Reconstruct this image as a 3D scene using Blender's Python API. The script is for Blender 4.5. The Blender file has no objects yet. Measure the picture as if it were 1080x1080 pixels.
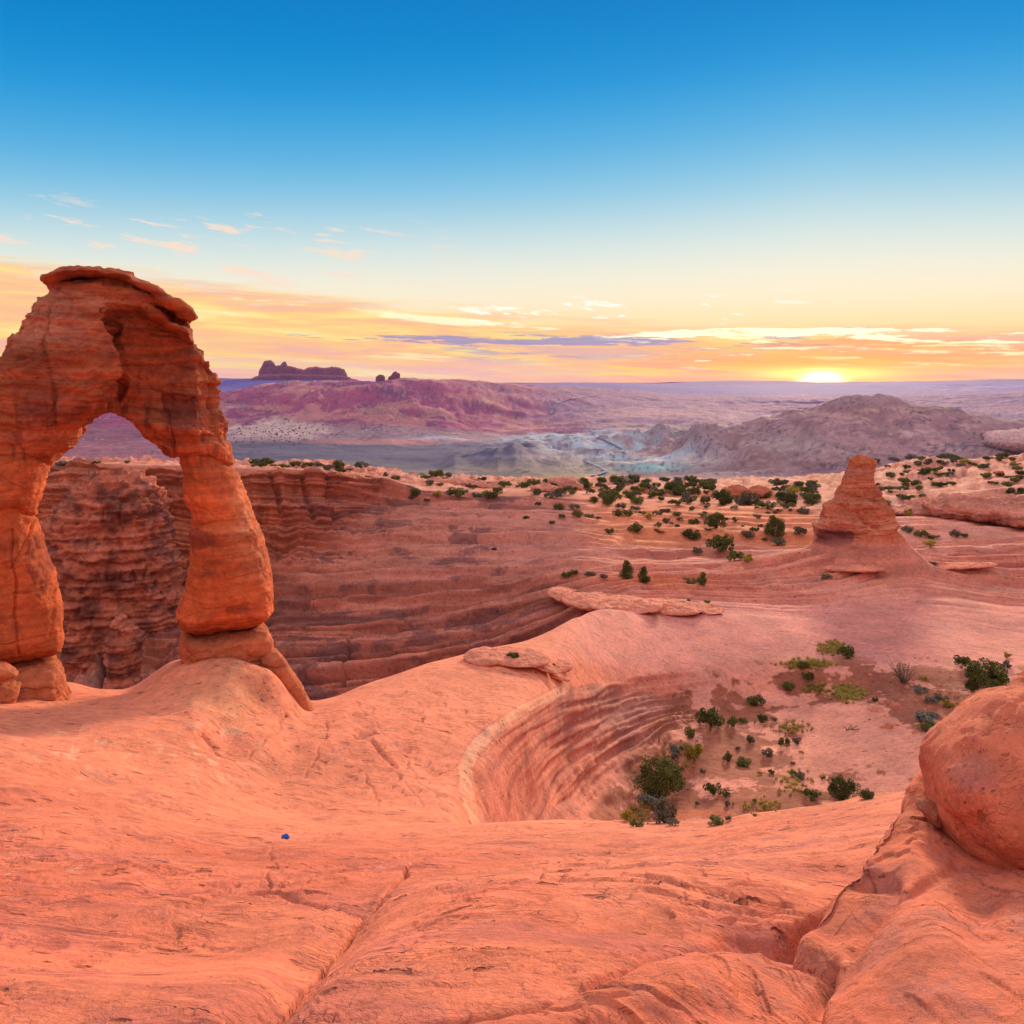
import bpy, bmesh, math, random
import numpy as np
from mathutils import Vector, Matrix, Euler

# ------------------------------------------------------------------ camera, sky, sun
F = 935.0            # focal length in photo pixels (photo 1080 wide)
CX, HY = 540.0, 403.0
sc = bpy.context.scene
COL = sc.collection
cam_d = bpy.data.cameras.new("camera")
cam_d.sensor_width = 36.0
cam_d.lens = 36.0 * F / 1080.0
cam_d.shift_y = -(540.0 - HY) / 1080.0
cam_d.clip_start = 0.1
cam_d.clip_end = 80000.0
cam = bpy.data.objects.new("camera", cam_d)
cam.location = (0, 0, 0)
cam.rotation_euler = (math.radians(90), 0, 0)
COL.objects.link(cam)
sc.camera = cam

SUN_AZ = 19.3        # degrees right of the view axis
SUN_EL = 11.0
SUN_STRENGTH = 5.0
SUN_COLOR = (1.0, 0.72, 0.45)
sun_d = bpy.data.lights.new("sun", 'SUN')
sun_d.energy = SUN_STRENGTH
sun_d.angle = math.radians(8)
sun_d.color = SUN_COLOR
sun = bpy.data.objects.new("sun", sun_d)
_a, _e = math.radians(SUN_AZ), math.radians(SUN_EL)
_dir = Vector((math.sin(_a) * math.cos(_e), math.cos(_a) * math.cos(_e), math.sin(_e)))
sun.rotation_euler = _dir.to_track_quat('Z', 'Y').to_euler()
sun.location = (200, 600, 300)
COL.objects.link(sun)

sc.view_settings.view_transform = 'Standard'
sc.view_settings.look = 'None'
sc.view_settings.exposure = 0.06
sc.view_settings.gamma = 1.0
sc.cycles.max_bounces = 4
sc.cycles.diffuse_bounces = 2
sc.cycles.volume_bounces = 1
sc.cycles.transparent_max_bounces = 8

def s2l(*c):
    r = []
    for v in c:
        v = v / 255.0
        r.append(v / 12.92 if v <= 0.04045 else ((v + 0.055) / 1.055) ** 2.4)
    return tuple(r)

class NT:
    """small helper to write node trees as expressions"""
    def __init__(s, tree):
        s.t = tree; s.n = tree.nodes; s.l = tree.links
    def node(s, kind, **kw):
        nd = s.n.new(kind)
        for k, v in kw.items():
            setattr(nd, k, v)
        return nd
    def put(s, sock, v):
        if v is None: return
        if isinstance(v, bpy.types.NodeSocket): s.l.new(v, sock)
        else:
            if sock.type == 'RGBA' and not isinstance(v, (int, float)) and len(v) == 3: v = (*v, 1.0)
            sock.default_value = v
    def m(s, op, a, b=None, c=None, clamp=False):
        nd = s.node('ShaderNodeMath', operation=op, use_clamp=clamp)
        s.put(nd.inputs[0], a); s.put(nd.inputs[1], b); s.put(nd.inputs[2], c)
        return nd.outputs[0]
    def add(s, a, b): return s.m('ADD', a, b)
    def sub(s, a, b): return s.m('SUBTRACT', a, b)
    def mul(s, a, b): return s.m('MULTIPLY', a, b)
    def smooth(s, v, lo, hi, a=0.0, b=1.0):
        nd = s.node('ShaderNodeMapRange', interpolation_type='SMOOTHSTEP')
        s.put(nd.inputs[0], v); s.put(nd.inputs[1], lo); s.put(nd.inputs[2], hi)
        s.put(nd.inputs[3], a); s.put(nd.inputs[4], b)
        return nd.outputs[0]
    def lin(s, v, lo, hi, a=0.0, b=1.0, clamp=True):
        nd = s.node('ShaderNodeMapRange', clamp=clamp)
        s.put(nd.inputs[0], v); s.put(nd.inputs[1], lo); s.put(nd.inputs[2], hi)
        s.put(nd.inputs[3], a); s.put(nd.inputs[4], b)
        return nd.outputs[0]
    def mix(s, f, a, b, blend='MIX'):
        nd = s.node('ShaderNodeMix', data_type='RGBA', blend_type=blend)
        s.put(nd.inputs[0], f); s.put(nd.inputs[6], a); s.put(nd.inputs[7], b)
        return nd.outputs[2]
    def ramp(s, f, stops, interp='EASE'):
        nd = s.node('ShaderNodeValToRGB')
        cr = nd.color_ramp; cr.interpolation = interp
        while len(cr.elements) < len(stops): cr.elements.new(0.5)
        for e, (p, c) in zip(cr.elements, stops):
            e.position = p; e.color = (*c, 1.0)
        s.put(nd.inputs[0], f)
        return nd.outputs[0]
    def noise(s, vec, scale, detail=4, rough=0.55, dist=0.0):
        nd = s.node('ShaderNodeTexNoise')
        s.put(nd.inputs['Vector'], vec)
        nd.inputs['Scale'].default_value = scale
        nd.inputs['Detail'].default_value = detail
        nd.inputs['Roughness'].default_value = rough
        nd.inputs['Distortion'].default_value = dist
        return nd.outputs[0]
    def comb(s, x, y, z):
        nd = s.node('ShaderNodeCombineXYZ')
        s.put(nd.inputs[0], x); s.put(nd.inputs[1], y); s.put(nd.inputs[2], z)
        return nd.outputs[0]
    def sep(s, v):
        nd = s.node('ShaderNodeSeparateXYZ'); s.put(nd.inputs[0], v)
        return nd.outputs
    def mapv(s, v, scale=(1, 1, 1), rot=(0, 0, 0), loc=(0, 0, 0)):
        nd = s.node('ShaderNodeMapping'); s.put(nd.inputs[0], v)
        nd.inputs['Scale'].default_value = scale
        nd.inputs['Rotation'].default_value = rot
        nd.inputs['Location'].default_value = loc
        return nd.outputs[0]

def build_world():
    w = bpy.data.worlds.new("World"); sc.world = w
    w.use_nodes = True
    w.node_tree.nodes.clear()
    T = NT(w.node_tree)
    tc = T.node('ShaderNodeTexCoord')
    x, y, z = T.sep(tc.outputs['Generated'])
    az = T.mul(T.m('ARCTAN2', x, y), 57.2958)                 # degrees from the view axis
    el = T.mul(T.m('ARCSINE', T.m('MINIMUM', T.m('MAXIMUM', z, -1.0), 1.0)), 57.2958)
    # physical sky as a base layer, low sun
    sky = T.node('ShaderNodeTexSky', sky_type='NISHITA')
    sky.sun_disc = False
    sky.sun_elevation = math.radians(SUN_EL); sky.sun_rotation = math.radians(SUN_AZ)
    nish = T.mix(1.0, sky.outputs[0], (0.06, 0.06, 0.06), 'MULTIPLY')
    # colour of the clear air by elevation; the warm part reaches higher near the sun
    daz = T.sub(az, SUN_AZ)
    adaz = T.m('ABSOLUTE', daz)
    tilt = T.mul(T.m('MINIMUM', adaz, 60.0), T.smooth(el, 0.0, 14.0, 0.0, 0.05))
    e2 = T.add(el, T.sub(tilt, 1.0))
    f = T.lin(e2, -2.0, 40.0)
    P = lambda d: (d + 2.0) / 42.0
    stops = [(P(-1.6), s2l(255, 178, 84)), (P(0.6), s2l(255, 200, 96)), (P(2.2), s2l(255, 222, 155)),
             (P(4.5), s2l(254, 238, 205)), (P(7.5), s2l(226, 234, 224)), (P(11.0), s2l(150, 204, 226)),
             (P(14.5), s2l(84, 176, 224)), (P(18.5), s2l(0, 146, 214)), (P(23.5), s2l(0, 122, 196)), (P(38), s2l(0, 122, 200))]
    air = T.ramp(f, stops, 'B_SPLINE')
    # ---- cloud streaks
    vec = T.comb(T.mul(az, 0.055), T.mul(T.add(el, T.mul(az, 0.035)), 0.62), 0.0)
    n1 = T.noise(vec, 1.6, 7, 0.60, 0.35)
    vecb = T.comb(T.mul(az, 0.05), T.mul(T.add(el, T.mul(az, 0.03)), 0.9), 7.3)
    n2 = T.noise(vecb, 2.2, 6, 0.6, 0.3)
    vecc = T.comb(T.mul(az, 0.10), T.mul(T.add(el, T.mul(az, 0.02)), 1.3), 3.1)
    n3 = T.noise(vecc, 2.0, 8, 0.66, 0.2)
    # the sheet: top edge sinks from left to right
    top = T.lin(az, -32.0, 12.0, 7.4, 3.3)
    rough_top = T.add(top, T.mul(T.sub(n2, 0.5), 3.4))
    sheet = T.mul(T.smooth(T.sub(rough_top, el), -0.5, 1.2), T.smooth(el, -0.6, 0.3, 0.75, 1.0))
    warm = T.ramp(n1, [(0.30, s2l(236, 176, 168)), (0.43, s2l(250, 186, 140)), (0.50, s2l(255, 200, 128)),
                       (0.58, s2l(255, 222, 130)), (0.68, s2l(255, 242, 190))], 'LINEAR')
    c = T.mix(T.mul(sheet, 0.90), air, warm)
    # pink-lavender veil right on the left horizon
    c = T.mix(T.mul(T.smooth(el, 3.6, 1.0), T.smooth(n2, 0.42, 0.60, 0.0, 0.55)), c, s2l(236, 178, 176))
    # lavender-grey streaks in the middle band
    lav = T.mul(T.mul(T.smooth(el, 1.1, 1.7), T.smooth(el, 3.7, 2.6)), T.mul(T.smooth(az, -9.0, 0.0), T.smooth(az, 30.0, 20.0)))
    c = T.mix(T.mul(lav, T.smooth(n3, 0.47, 0.60, 0.0, 0.9)), c, s2l(172, 160, 188))
    # deeper orange round the sun
    near = T.smooth(adaz, 22.0, 4.0)
    c = T.mix(T.mul(T.mul(near, T.smooth(el, 3.0, 1.0)), 0.75), c, T.ramp(n2, [(0.38, s2l(248, 150, 96)), (0.5, s2l(255, 176, 70)), (0.60, s2l(255, 214, 60))], 'LINEAR'))
    # white-gold broken filaments
    gold = T.mul(T.mul(T.smooth(el, 0.6, 1.2), T.smooth(T.add(el, T.mul(az, 0.03)), 3.9, 3.2)), T.smooth(az, 3.0, 13.0))
    g2 = T.mul(gold, T.smooth(n3, 0.55, 0.62, 0.0, 0.9))
    # larger cloud bodies, each a ragged streak
    def cloud(a0, e0, sa, se, slope, col, amt, thr=0.5, ns=n3):
        dx = T.mul(T.sub(az, a0), 1.0 / sa)
        dy = T.mul(T.sub(T.sub(el, e0), T.mul(T.sub(az, a0), slope)), 1.0 / se)
        g = T.m('EXPONENT', T.mul(T.add(T.mul(dx, dx), T.mul(dy, dy)), -1.0))
        return T.mul(T.smooth(g, 0.02, 0.25), T.smooth(T.add(g, T.mul(T.sub(ns, 0.5), 4.6)), thr, thr + 0.30, 0.0, amt))
    lavc, orgc, goldc = s2l(184, 162, 184), s2l(252, 168, 112), (1.35, 1.15, 0.78)
    c = T.mix(cloud(2.0, 2.65, 12.0, 0.34, -0.012, lavc, 0.9, 0.42), c, s2l(160, 148, 184))
    c = T.mix(cloud(7.0, 1.95, 7.0, 0.32, -0.01, lavc, 0.55, ns=n2), c, s2l(214, 170, 176))
    c = T.mix(cloud(21.5, 2.25, 8.0, 0.55, -0.03, orgc, 0.8, ns=n2), c, orgc)
    c = T.mix(cloud(17.0, 2.75, 4.0, 0.14, -0.02, lavc, 0.8), c, lavc)
    c = T.mix(cloud(12.0, 0.75, 8.0, 0.35, 0.0, orgc, 0.9, ns=n2), c, s2l(255, 214, 50))
    c = T.mix(cloud(20.5, 2.95, 8.5, 0.34, -0.03, goldc, 1.0, 0.42), c, goldc)
    c = T.mix(cloud(11.5, 3.05, 4.5, 0.28, -0.02, goldc, 1.0, 0.45), c, goldc)
    c = T.mix(cloud(19.6, 1.45, 2.6, 0.17, -0.01, goldc, 1.0, 0.45), c, goldc)
    c = T.mix(cloud(27.5, 1.9, 4.5, 0.40, -0.05, goldc, 0.85, 0.45), c, (1.2, 1.0, 0.55))
    c = T.mix(cloud(-4.0, 4.0, 10.0, 0.22, -0.09, goldc, 0.8), c, (1.15, 1.0, 0.68))
    c = T.mix(cloud(-7.0, 1.75, 5.0, 0.5, 0.0, goldc, 0.6, 0.7, n2), c, (1.15, 0.95, 0.40))
    c = T.mix(cloud(17.5, 2.35, 5.5, 0.22, -0.02, lavc, 0.8, 0.5), c, s2l(206, 150, 150))
    c = T.mix(cloud(14.0, 2.75, 3.0, 0.3, -0.08, goldc, 0.9, 0.45), c, (1.3, 1.1, 0.6))
    c = T.mix(g2, c, (1.25, 1.1, 0.72))
    # small high wisps left
    vecw = T.comb(T.mul(az, 0.16), T.mul(T.add(el, T.mul(az, 0.12)), 0.85), 11.0)
    nw = T.noise(vecw, 1.7, 7, 0.62, 0.4)
    wis = T.mul(T.mul(T.smooth(el, 5.0, 7.0), T.smooth(el, 11.5, 9.0)), T.smooth(az, 0.0, -14.0))
    c = T.mix(T.mul(wis, T.smooth(nw, 0.54, 0.66, 0.0, 0.85)), c, s2l(252, 222, 200))
    wis2 = T.mul(T.mul(T.smooth(el, 3.4, 4.2), T.smooth(el, 6.0, 4.8)), T.mul(T.smooth(az, -8.0, 0.0), T.smooth(az, 22.0, 14.0)))
    c = T.mix(T.mul(wis2, T.smooth(nw, 0.575, 0.63, 0.0, 0.9)), c, (1.1, 1.05, 0.95))
    # sun glow low on the horizon (the sun is half set)
    de = T.sub(el, 0.12)
    r2 = T.add(T.mul(T.mul(daz, 1 / 1.1), T.mul(daz, 1 / 1.1)), T.mul(T.mul(de, 1 / 0.50), T.mul(de, 1 / 0.50)))
    core = T.m('EXPONENT', T.mul(T.m('POWER', r2, 1.4), -1.0))
    r3 = T.add(T.mul(T.mul(daz, 1 / 3.6), T.mul(daz, 1 / 3.6)), T.mul(T.mul(T.sub(el, 0.5), 1 / 0.38), T.mul(T.sub(el, 0.5), 1 / 0.38)))
    streak = T.m('EXPONENT', T.mul(r3, -1.0))
    r4 = T.add(T.mul(T.mul(daz, 1 / 7.5), T.mul(daz, 1 / 7.5)), T.mul(T.mul(T.sub(el, 0.7), 1 / 1.3), T.mul(T.sub(el, 0.7), 1 / 1.3)))
    c = T.mix(T.mul(T.m('EXPONENT', T.mul(r4, -1.0)), T.smooth(n2, 0.34, 0.60, 0.55, 1.0)), c, (1.25, 0.52, 0.02))
    c = T.mix(T.m('MINIMUM', T.mul(streak, 1.5), 1.0), c, (1.7, 1.1, 0.12))
    c = T.mix(core, c, (5.0, 3.9, 1.6))
    # unseen rest of the dome, brightened to light the ground: rose behind, lilac-white overhead
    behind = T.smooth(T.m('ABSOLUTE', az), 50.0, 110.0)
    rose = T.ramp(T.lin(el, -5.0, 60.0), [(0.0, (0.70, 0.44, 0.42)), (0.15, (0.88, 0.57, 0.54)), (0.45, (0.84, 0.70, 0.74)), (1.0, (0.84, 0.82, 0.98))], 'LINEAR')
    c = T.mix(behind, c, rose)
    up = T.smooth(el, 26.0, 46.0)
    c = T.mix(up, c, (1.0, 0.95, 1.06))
    c = T.mix(0.01, c, nish)
    # below the horizon: dull ground glow
    c = T.mix(T.smooth(el, -1.0, -4.0), c, (0.25, 0.13, 0.10))
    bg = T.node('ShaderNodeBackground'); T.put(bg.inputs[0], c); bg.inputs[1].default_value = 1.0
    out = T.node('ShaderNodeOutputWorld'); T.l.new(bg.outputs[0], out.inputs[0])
    w.cycles.sampling_method = 'MANUAL'; w.cycles.sample_map_resolution = 1024
build_world()

# ------------------------------------------------------------------ tagging and mesh helpers
def tag(o, label=None, cat=None, group=None, kind=None):
    if label: o['label'] = label
    if cat: o['category'] = cat
    if group: o['group'] = group
    if kind: o['kind'] = kind
    return o
def empty(name, loc, rz=0.0):
    o = bpy.data.objects.new(name, None); COL.objects.link(o)
    o.location = loc; o.rotation_euler = (0, 0, rz)
    o.empty_display_size = 0.2
    return o
def mesh_np(name, V, Fq, mat, parent=None, cols=None, smooth=True, tri=False):
    me = bpy.data.meshes.new(name)
    V = np.ascontiguousarray(V, dtype=np.float32); Fq = np.ascontiguousarray(Fq, dtype=np.int32)
    k = Fq.shape[1]
    me.vertices.add(len(V)); me.vertices.foreach_set('co', V.ravel())
    me.loops.add(Fq.size); me.loops.foreach_set('vertex_index', Fq.ravel())
    me.polygons.add(len(Fq))
    me.polygons.foreach_set('loop_start', np.arange(0, Fq.size, k, dtype=np.int32))
    me.polygons.foreach_set('use_smooth', np.full(len(Fq), smooth, dtype=bool))
    me.update(calc_edges=True)
    if cols is not None: set_cols(me, cols)
    o = bpy.data.objects.new(name, me); COL.objects.link(o)
    if mat: me.materials.append(mat)
    if parent: o.parent = parent
    return o
def set_cols(me, cols):
    at = me.color_attributes.get('tone') or me.color_attributes.new('tone', 'FLOAT_COLOR', 'POINT')
    c4 = np.ones((len(cols), 4), dtype=np.float32); c4[:, :3] = cols
    at.data.foreach_set('color', c4.ravel())

# ------------------------------------------------------------------ noise in numpy
_rs = np.random.RandomState(11)
_perm = np.tile(_rs.permutation(256), 3).astype(np.int32)
_g = _rs.normal(size=(256, 3)); _g /= np.linalg.norm(_g, axis=1)[:, None]
_g = _g.astype(np.float32)
def perlin(P):
    P = np.asarray(P, dtype=np.float32)
    sh = P.shape[:-1]; P = P.reshape(-1, 3)
    out = np.empty(len(P), dtype=np.float32)
    for s in range(0, len(P), 300000):
        p = P[s:s + 300000]
        fl = np.floor(p); fr = p - fl; i = fl.astype(np.int32) & 255
        u = fr * fr * fr * (fr * (fr * 6 - 15) + 10)
        def corner(a, b, c):
            h = _perm[_perm[_perm[(i[:, 0] + a) & 255] + ((i[:, 1] + b) & 255)] + ((i[:, 2] + c) & 255)]
            g = _g[h]
            return g[:, 0] * (fr[:, 0] - a) + g[:, 1] * (fr[:, 1] - b) + g[:, 2] * (fr[:, 2] - c)
        x0 = corner(0, 0, 0); x1 = corner(1, 0, 0); a = x0 + u[:, 0] * (x1 - x0)
        x0 = corner(0, 1, 0); x1 = corner(1, 1, 0); b = x0 + u[:, 0] * (x1 - x0)
        lo = a + u[:, 1] * (b - a)
        x0 = corner(0, 0, 1); x1 = corner(1, 0, 1); a = x0 + u[:, 0] * (x1 - x0)
        x0 = corner(0, 1, 1); x1 = corner(1, 1, 1); b = x0 + u[:, 0] * (x1 - x0)
        hi = a + u[:, 1] * (b - a)
        out[s:s + 300000] = (lo + u[:, 2] * (hi - lo)) * 1.5
    return out.reshape(sh)
def fbm(P, f, o=4, g=0.5, seed=0.0):
    a = 1.0; r = 0.0
    for k in range(o):
        r = r + a * perlin(P * f + (seed + 17.3 * k)); f = f * 2.03; a *= g
    return r
def sm(x, a, b):
    t = np.clip((x - a) / (b - a), 0, 1); return t * t * (3 - 2 * t)
def aniso(P, sx, sy, sz):
    return P * np.array([sx, sy, sz], dtype=np.float32)
def terraces(n, k, edge=0.12):
    """peeled-layer profile: smooth ramps ending in sharp little scarps"""
    t = n * k; fr = t - np.floor(t)
    return np.where(fr < 1 - edge, fr / (1 - edge), (1 - fr) / edge)
def lay(P, fz, fh=0.12, seed=0.0, warp=0.6):
    """rock strata: noise that varies fast with height, slowly sideways"""
    w = perlin(P * 0.11 + 3.7 + seed) * warp
    Q = np.stack([P[..., 0] * fh, P[..., 1] * fh, (P[..., 2] + w) * fz], -1) + seed
    return perlin(Q)

def blocky(P, f, n=3.0, seed=0.0, sz=1.0):
    q = perlin(np.stack([P[..., 0] * f, P[..., 1] * f, P[..., 2] * f * sz], -1) + seed) * n
    fl = np.floor(q); fr = q - fl
    return fl + sm(fr, 0.82, 1.0)

def pchip(x, y, xi):
    x = np.asarray(x, float); y = np.asarray(y, float)
    h = np.diff(x); d = np.diff(y, axis=0) / (h if y.ndim == 1 else h[:, None])
    m = np.zeros_like(y)
    if len(x) > 2:
        hh = h if y.ndim == 1 else h[:, None]
        w1 = 2 * hh[1:] + hh[:-1]; w2 = hh[1:] + 2 * hh[:-1]
        ok = d[:-1] * d[1:] > 0
        dn = np.where(ok, d[:-1], 1.0); dp = np.where(ok, d[1:], 1.0)
        m[1:-1] = np.where(ok, (w1 + w2) / (w1 / dn + w2 / dp), 0)
    m[0] = d[0]; m[-1] = d[-1]
    j = np.clip(np.searchsorted(x, xi) - 1, 0, len(x) - 2)
    t = (xi - x[j]) / h[j]
    if y.ndim > 1: t = t[:, None]; hj = h[j][:, None]
    else: hj = h[j]
    return ((1 + 2 * t) * (1 - t) ** 2 * y[j] + t * (1 - t) ** 2 * hj * m[j] + t * t * (3 - 2 * t) * y[j + 1] + t * t * (t - 1) * hj * m[j + 1])

class Sheet:
    """terrain sheet swept through surveyed profile points: (bearing column, distance, sight height)"""
    def __init__(s, rows, counts, cols):
        R = len(rows)
        s.cols = cols
        D = np.empty((R, len(cols))); Z = np.empty_like(D)
        for i, r in enumerate(rows):
            r = sorted(r); px = [a[0] for a in r]
            if len(r) == 1:
                d = np.full(len(cols), float(r[0][1])); p = np.full(len(cols), float(r[0][2]))
            else:
                cc = np.clip(cols, px[0], px[-1])
                d = pchip(px, np.array([a[1] for a in r]), cc); p = pchip(px, np.array([a[2] for a in r]), cc)
            D[i] = d; Z[i] = (HY - p) / F * d
        t = [0.0]
        for i, c in enumerate(counts): t += list(i + (np.arange(c) + 1) / c)
        s.t = np.array(t)
        Dg = pchip(np.arange(R), D, s.t); Zg = pchip(np.arange(R), Z, s.t)
        X = (cols[None, :] - CX) / F * Dg
        s.P = np.stack([X, Dg, Zg], -1).astype(np.float32)
        s.PX, s.T = np.meshgrid(cols, s.t)
    def screen(s):
        y = s.P[..., 1]
        return CX + F * s.P[..., 0] / y, HY - F * s.P[..., 2] / y
    def normals(s):
        du = np.gradient(s.P, axis=1); dv = np.gradient(s.P, axis=0)
        n = np.cross(du, dv); n /= (np.linalg.norm(n, axis=-1, keepdims=True) + 1e-9)
        return n
    def displace(s, d, n=None):
        if n is None: n = s.normals()
        s.P = s.P + n * d[..., None]
    def faces(s):
        R, C = s.P.shape[:2]
        i = np.arange(R * C).reshape(R, C)
        return np.stack([i[:-1, :-1], i[:-1, 1:], i[1:, 1:], i[1:, :-1]], -1).reshape(-1, 4)
    def prep(s):
        px, py = s.screen(); s._px = px; s._py = py
        s._run = np.minimum.accumulate(py, axis=0)
    def hit(s, px, py):
        """the first surface point met when sighting towards (px, py)"""
        if not hasattr(s, '_px'): s.prep()
        c = int(np.clip(np.searchsorted(s.cols, px), 1, len(s.cols) - 1))
        col = s._py[:, c]
        k = np.argmax(s._run[:, c] <= py)
        if k < 1: k = 1
        a, b = col[k - 1], col[k]
        f = 0.0 if a == b else np.clip((a - py) / (a - b), 0, 1)
        p = s.P[k - 1, c] * (1 - f) + s.P[k, c] * f
        y = float(p[1])
        return Vector(((px - CX) / F * y, y, float(p[2])))

# ------------------------------------------------------------------ materials
def rock_mat(name, tint=(1, 1, 1), strata=0.25, sfreq=1.6, bump=0.25, bscale=1.0, flakes=0.0, fine=1.0, rough=0.92, base=None, spots=0.0, haze_soft=False, scars=0.0, dashes=0.0):
    m = bpy.data.materials.new(name); m.use_nodes = True
    T = NT(m.node_tree); bsdf = T.n['Principled BSDF']
    tc = T.node('ShaderNodeTexCoord'); P = tc.outputs['Object']
    if base is None:
        at = T.node('ShaderNodeAttribute', attribute_name='tone'); c = at.outputs['Color']
    else:
        c = T.mix(0.0, base, base)
    c = T.mix(1.0, c, tint, 'MULTIPLY')
    w = T.noise(P, 0.25 * bscale, 3, 0.5)
    x, y, z = T.sep(P)
    zz = T.add(z, T.mul(w, 0.9 / bscale))
    sv = T.comb(T.mul(x, 0.10 * bscale), T.mul(y, 0.10 * bscale), T.mul(zz, sfreq * bscale))
    st = T.noise(sv, 1.0, 5, 0.62)
    big = T.noise(P, 0.35 * bscale, 4, 0.55)
    med = T.noise(P, 3.0 * bscale, 6, 0.66)
    v = T.lin(st, 0.33, 0.67, 1.0 - strata, 1.0 + strata)
    v = T.mul(v, T.lin(big, 0.3, 0.7, 0.86, 1.12))
    v = T.mul(v, T.lin(med, 0.28, 0.72, 1.0 - 0.24 * fine, 1.0 + 0.20 * fine))
    grit = T.noise(P, 22.0 * bscale, 3, 0.75)
    v = T.mul(v, T.lin(grit, 0.3, 0.7, 1.0 - 0.16 * fine, 1.0 + 0.14 * fine))
    vv = T.comb(v, v, v)
    c = T.mix(1.0, c, vv, 'MULTIPLY')
    # dull grey-mauve lichen and varnish bloom
    bl = T.noise(T.mapv(P, (1, 1, 2.2)), 1.1 * bscale, 6, 0.68)
    c = T.mix(T.smooth(bl, 0.52, 0.68, 0.0, 0.55), c, T.mix(1.0, c, (0.72, 0.80, 1.05), 'MULTIPLY'))
    if spots:
        sp = T.noise(P, 2.4 * bscale, 5, 0.75)
        sp2 = T.noise(P, 0.22 * bscale, 3, 0.5)
        c = T.mix(T.mul(T.smooth(sp, 0.60, 0.70, 0.0, spots), T.smooth(sp2, 0.50, 0.60)), c, (0.78, 0.46, 0.34))
    h = T.add(T.mul(st, 0.5), T.mul(med, 0.55))
    if flakes:
        # peeling crusts: short scalloped scarps
        fv = T.mapv(P, (0.8, 1.5, 1.2), (0, 0, 0.28))
        fn = T.noise(fv, 0.85 * bscale, 5, 0.55, 0.5)
        saw = T.m('FRACT', T.mul(fn, 13.0))
        edge = T.smooth(saw, 0.90, 1.0)
        scar = T.m('SUBTRACT', saw, T.mul(edge, saw))
        gate = T.smooth(T.noise(P, 0.9 * bscale, 3, 0.6), 0.50, 0.60)
        h = T.add(h, T.mul(T.mul(scar, gate), flakes))
        ln = T.mul(T.mul(T.smooth(saw, 0.93, 0.985), gate), T.smooth(T.noise(P, 3.3 * bscale, 2, 0.5), 0.48, 0.62))
        c = T.mix(T.mul(ln, 0.5 * min(1.0, flakes)), c, (0.16, 0.035, 0.02))
    if dashes:
        for sc_, off, th in ((1.7, 0.0, 0.62), (4.0, 7.0, 0.66)):
            wv = T.node('ShaderNodeVectorMath', operation='ADD')
            T.put(wv.inputs[0], T.mapv(P, (0.75, 2.0, 1.6), (0, 0, 0.22), (off, 0, 0)))
            nz = T.noise(P, 2.2 * sc_ * bscale, 3, 0.6); n_2 = T.noise(P, 2.6 * sc_ * bscale, 3, 0.6)
            T.put(wv.inputs[1], T.comb(T.mul(T.sub(nz, 0.5), 0.5 / sc_), T.mul(T.sub(n_2, 0.5), 0.9 / sc_), 0.0))
            vo = T.node('ShaderNodeTexVoronoi', feature='F1'); vo.inputs['Scale'].default_value = sc_ * bscale
            T.put(vo.inputs['Vector'], wv.outputs[0])
            cr, cg, cb = T.sep(vo.outputs['Color'])
            rad = T.mul(T.lin(cg, 0.0, 1.0, 0.08, 0.30), T.m('GREATER_THAN', cr, th))
            dm = T.smooth(T.m('DIVIDE', vo.outputs['Distance'], T.m('MAXIMUM', rad, 0.001)), 1.0, 0.55, 0.0, 1.0)
            c = T.mix(T.mul(dm, dashes * 0.8), c, T.mix(1.0, c, (0.34, 0.22, 0.24), 'MULTIPLY'))
            h = T.sub(h, T.mul(dm, 0.9 * dashes))
    if scars:
        vo = T.node('ShaderNodeTexVoronoi', feature='DISTANCE_TO_EDGE'); vo.inputs['Scale'].default_value = 0.8 * bscale
        T.put(vo.inputs['Vector'], T.mix(0.25, T.mapv(P, (0.6, 0.6, 1.1)), T.noise(P, 1.2 * bscale, 5, 0.6)))
        h = T.add(h, T.mul(T.smooth(vo.outputs['Distance'], 0.0, 0.06), scars))
    fr = T.noise(P, 14.0 * bscale, 4, 0.75)
    h = T.add(h, T.mul(fr, 0.42))
    bp = T.node('ShaderNodeBump'); bp.inputs['Strength'].default_value = 1.0
    bp.inputs['Distance'].default_value = bump
    T.put(bp.inputs['Height'], h)
    T.put(bsdf.inputs['Base Color'], c)
    T.put(bsdf.inputs['Normal'], bp.outputs[0])
    bsdf.inputs['Roughness'].default_value = rough
    bsdf.inputs['Specular IOR Level'].default_value = 0.15
    return m
def simple_mat(name, col, var=0.25, scale=3.0, rough=0.9, rand=0.0):
    m = bpy.data.materials.new(name); m.use_nodes = True
    T = NT(m.node_tree); bsdf = T.n['Principled BSDF']
    tc = T.node('ShaderNodeTexCoord')
    n = T.noise(tc.outputs['Object'], scale, 4, 0.6)
    v = T.lin(n, 0.3, 0.7, 1 - var, 1 + var)
    if rand:
        oi = T.node('ShaderNodeObjectInfo')
        v = T.mul(v, T.lin(oi.outputs['Random'], 0, 1, 1 - rand, 1 + rand))
    c = T.mix(1.0, col, T.comb(v, v, v), 'MULTIPLY')
    T.put(bsdf.inputs['Base Color'], c)
    bsdf.inputs['Roughness'].default_value = rough
    bsdf.inputs['Specular IOR Level'].default_value = 0.2
    return m
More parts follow.
